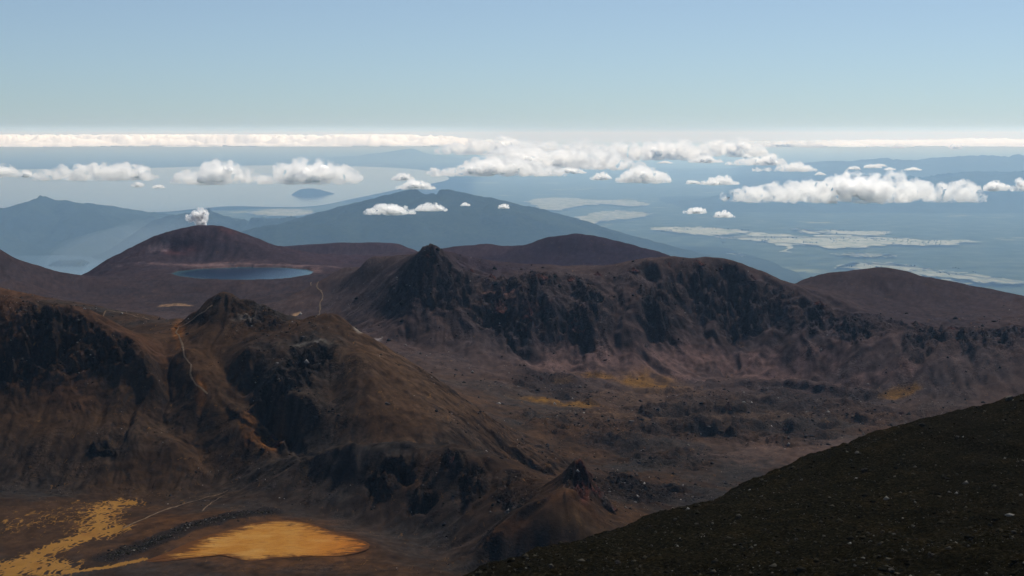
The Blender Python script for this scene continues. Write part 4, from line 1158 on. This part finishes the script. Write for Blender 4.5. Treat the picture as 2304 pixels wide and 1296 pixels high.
def place_tree(r_, n):
    out = []
    for (x0, y0, x1, y1, k) in [(1620,531,2180,556,60),(1480,511,1690,527,14),(1790,515,2000,529,14),(1200,447,1460,502,8),(1900,594,2200,620,8)]:
        px = r_.uniform(x0, x1, k); py = y0 + (y1 - y0) * ((px - x0) / (x1 - x0) * .35 + r_.uniform(0, .65, k))
        for i in range(k):
            q = P(px[i], py[i], 22 - CAMZ)
            m_ = r_.integers(1, 7)
            for j in range(m_): out.append(q + np.array([r_.normal(0, 70), r_.normal(0, 60), 8]))
    return np.array(out)
m = NM('tree_clump'); m.base((.012, .02, .011))
scatter('far_trees', 0, place_tree, lambda r_, n, p: r_.uniform(10, 24, n), m.m, 'dark scattered trees and hedges on the pale far pastures', 44, 'trees')

_bk = [hitT(px, py) for px, py in [(240, 1256), (300, 1236), (360, 1212), (430, 1183), (520, 1162), (610, 1150)]]
def place_bank(r_, n):
    k = r_.integers(0, len(_bk) - 1, n); t = r_.uniform(0, 1, n)[:, None]
    a_, b_ = np.array(_bk)[k], np.array(_bk)[k + 1]
    p = a_ + (b_ - a_) * t; p[:, :2] += r_.normal(0, 3.2, (n, 2)) * r_.uniform(.3, 1.6, (n, 1)); p[:, 2] = ground_z(p[:, 0], p[:, 1]) + .1
    return p
scatter('bank_rubble', 2600, place_bank, lambda r_, n, p: np.clip(.2 * (r_.pareto(2.4, n) + 1), 0, 1.0), MRB, 'dark rubble piled along the bank left of the ochre pond', 36)

# ------------------------------------------------------------------ pinnacle and outcrops
m = NM('lava_crag')
a = m.noise(.5, 8, .72); b = m.noise(.11, 4, .6); rnd = m.n('ShaderNodeObjectInfo').outputs['Random']
dark = m.ramp(a, [(.36, (.010, .009, .009)), (.55, (.030, .024, .022)), (.72, (.10, .085, .08))])
red = m.ramp(a, [(.36, (.022, .010, .009)), (.55, (.070, .028, .024)), (.72, (.15, .085, .07))])
m.base(m.mix(m.ramp(b, [(.44, (0, 0, 0)), (.58, (1, 1, 1))]), dark, red)); m.bump(a, 1.0, 1.6)
MCR = m.m
def crag(name, px, py, d, wl_, wr_, top, label, cat, seed, sharp=1.0, nr=26, na=72, group=None):
    # a jagged pyramid: apex at the pixel, skirts sunk in the ground
    r_ = np.random.default_rng(seed); ap = P(px, py, d); th = np.linspace(0, 2 * math.pi, na, endpoint=False)
    rr = np.linspace(0, 1, nr); TH, RR = np.meshgrid(th, rr)
    rib = 1 + .28 * perlin(np.cos(TH) * 1.7 + seed, np.sin(TH) * 1.7, seed) + .16 * perlin(np.cos(TH) * 4.5, np.sin(TH) * 4.5 + seed, seed + 1)
    wx = np.where(np.cos(TH) < 0, wl_, wr_) / F * d; wy = (wl_ + wr_) * .5 / F * d
    X = RR * np.cos(TH) * wx * rib; Y = RR * np.sin(TH) * wy * rib
    Hh = top / F * d
    Z = -Hh * RR ** sharp
    amp = Hh * .17 * np.minimum(1, RR * 5)
    Z = Z + amp * (np.abs(perlin(X / (Hh * .22), Y / (Hh * .22), seed + 3)) * 2 - .5) + amp * .6 * (np.abs(perlin(X / (Hh * .09), Y / (Hh * .09), seed + 4)) * 2 - .5)
    X = X + amp * .5 * perlin(Z / (Hh * .15), TH * 3, seed + 6)
    o = mesh_np(name, np.stack([X, Y, Z], -1).reshape(-1, 3), [(r * na + i, r * na + (i + 1) % na, (r + 1) * na + (i + 1) % na, (r + 1) * na + i) for r in range(nr - 1) for i in range(na)], MCR, False)
    o.location = ap
    return tag(o, label, cat, group)
crag('rock_pinnacle', 1303, 1036, 896, 85, 78, 112, 'sharp reddish-black rock pinnacle above the orange mound', 'pinnacle', 4, .78)
OUT = [(548,922,11,9,'small dark lava crag highest on the ochre spur'),(563,936,15,12,'broad dark lava crag on the ochre spur above the pale soil'),(582,953,13,12,'jagged lava crag midway down the ochre spur'),(560,958,9,9,'little lava crag on the left edge of the ochre spur'),
       (612,975,16,15,'largest lava crag low on the ochre spur'),(596,970,9,9,'squat lava crag beside the largest one on the spur'),(628,992,9,9,'lowest lava crag on the ochre spur'),(428,851,7,8,'lone dark rock beside the ridge path'),
       (966,556,15,14,'dark rocky knob on the pointed cliff summit'),(1568,583,16,8,'low rocky cap on the right cliff summit'),(1660,602,9,8,'small rock tooth on the skyline right of the cliff summit'),(1302,700,24,30,'dark rock tower standing out from the middle cliffs'),
       (1190,690,34,36,'broad dark buttress with pale top in the middle cliffs'),(1120,668,26,22,'pale-topped crag left of the broad buttress'),
       (1215,846,13,12,'dark lava knob on the black lava tongue'),(1640,903,16,12,'rounded lava knoll on the upper valley levee'),(1775,946,16,13,'lava knob at the right end of the lower valley levee'),(2030,925,16,10,'isolated dark lava mound near the foreground slope'),
       (1010,1006,22,22,'dark crag on the crest of the grey ridge'),(1092,1034,16,16,'reddish crag on the grey ridge left of the pinnacle')]
for i, (px, py, wx_, hy_, lab) in enumerate(OUT):
    q = hitT(px, py + hy_ * .8); crag('rock_outcrop', px, py, float(q[1]) + 2, wx_ * 1.15, wx_ * 1.15, hy_ * 1.5, lab, 'rock outcrop', 60 + i, .8, 16, 40, 'dark lava outcrops')

for i, (px, py, wx_, hy_) in enumerate([(1060,604,10,7),(1105,616,13,8),(1160,624,12,7),(1215,613,16,8),(1285,621,13,7),(1345,611,10,6),(1425,601,12,6),(1505,590,10,6),(1625,595,10,7),(1692,618,9,7),(1845,676,10,6),(2060,722,12,6),(2140,733,14,7)]):
    q = hitT(px, py + 8); crag('rock_outcrop', px, py - 1, float(q[1]) + 1, wx_ * 1.2, wx_ * 1.2, hy_ * 1.7, 'small dark rock tooth on the jagged cliff crest', 'rock outcrop', 160 + i, .7, 12, 30, 'rock teeth along the cliff crest')

# ------------------------------------------------------------------ footpaths
m = NM('trodden_path'); a = m.noise(.5, 5, .6)
m.base(m.ramp(a, [(.3, (.07, .048, .033)), (.7, (.15, .108, .075))]))
MT = m.m
def path(pix, wdt, label, sub=10):
    pts = [hitT(*q) for q in pix]; xy = []
    for a, b in zip(pts[:-1], pts[1:]):
        n = max(2, int(np.linalg.norm(b[:2] - a[:2]) / 3.0))
        for i in range(n): xy.append(a[:2] + (b[:2] - a[:2]) * i / n)
    xy.append(pts[-1][:2]); xy = np.array(xy)
    k = np.arange(len(xy)); xy = xy + np.column_stack([perlin(k / 9.0, k * 0 + 1.5, 5), perlin(k / 9.0, k * 0 + 7.5, 6)]) * 1.6
    t = np.gradient(xy, axis=0); t /= np.linalg.norm(t, axis=1)[:, None] + 1e-9; nrm = np.column_stack([-t[:, 1], t[:, 0]])
    wv = wdt * (1 + .5 * perlin(k / 5.0, k * 0 + 3.3, 8))[:, None]
    Lp, Rp = xy + nrm * wv / 2, xy - nrm * wv / 2
    zl, zr, zm = ground_z(Lp[:, 0], Lp[:, 1]), ground_z(Rp[:, 0], Rp[:, 1]), ground_z(xy[:, 0], xy[:, 1])
    up = .35
    V = np.concatenate([np.column_stack([Lp, zl + up]), np.column_stack([xy, np.maximum(zm, (zl + zr) / 2) + up + .1]), np.column_stack([Rp, zr + up])]); n = len(xy)
    i = np.arange(n - 1)
    fc = np.concatenate([np.stack([i, i + n, i + n + 1, i + 1], -1), np.stack([i + n, i + 2 * n, i + 2 * n + 1, i + n + 1], -1)])
    o = mesh_np('path', V, fc, MT)
    return tag(o, label, 'path', kind='structure')
path([(275,1192),(330,1168),(400,1140),(470,1118),(515,1105)], 1.5, 'pale path crossing the crater floor to the right of the ochre streaks')
path([(455,1152),(480,1130),(505,1115)], .9, 'short pale branch path on the crater floor')
path([(478,690),(462,705),(430,722),(405,735),(398,748),(408,775),(416,800),(430,822),(428,845),(445,868),(470,890)], 1.3, 'pale path down the crater ridge from the red knob')
path([(185,692),(240,700),(300,710),(340,720)], 1.4, 'pale orange path along the left skyline ridge')
path([(716,712),(720,690),(726,665),(715,645),(700,636)], 1.6, 'thin pale path climbing toward the blue lake')

# ------------------------------------------------------------------ air
m = bpy.data.materials.new('haze_air'); m.use_nodes = True
for n in list(m.node_tree.nodes):
    if n.type != 'OUTPUT_MATERIAL': m.node_tree.nodes.remove(n)
pv = m.node_tree.nodes.new('ShaderNodeVolumePrincipled')
pv.inputs['Color'].default_value = (.37, .63, 1.0, 1)
pv.inputs['Absorption Color'].default_value = (1, 1, 1, 1)
pv.inputs['Density'].default_value = 1.95e-5
pv.inputs['Anisotropy'].default_value = 0.35
m.node_tree.links.new(pv.outputs[0], [n for n in m.node_tree.nodes if n.type == 'OUTPUT_MATERIAL'][0].inputs['Volume'])
bx0, bx1, by0, by1, bz0, bz1 = -425000, 425000, -3000, 430000, -140, CAMZ + 300
V = [(x, y, z) for z in (bz0, bz1) for y in (by0, by1) for x in (bx0, bx1)]
o = mesh_np('haze', V, [(0, 2, 3, 1), (4, 5, 7, 6), (0, 1, 5, 4), (2, 6, 7, 3), (0, 4, 6, 2), (1, 3, 7, 5)], m, False)
tag(o, 'thin blue haze filling the air over the whole landscape', 'haze', kind='stuff')
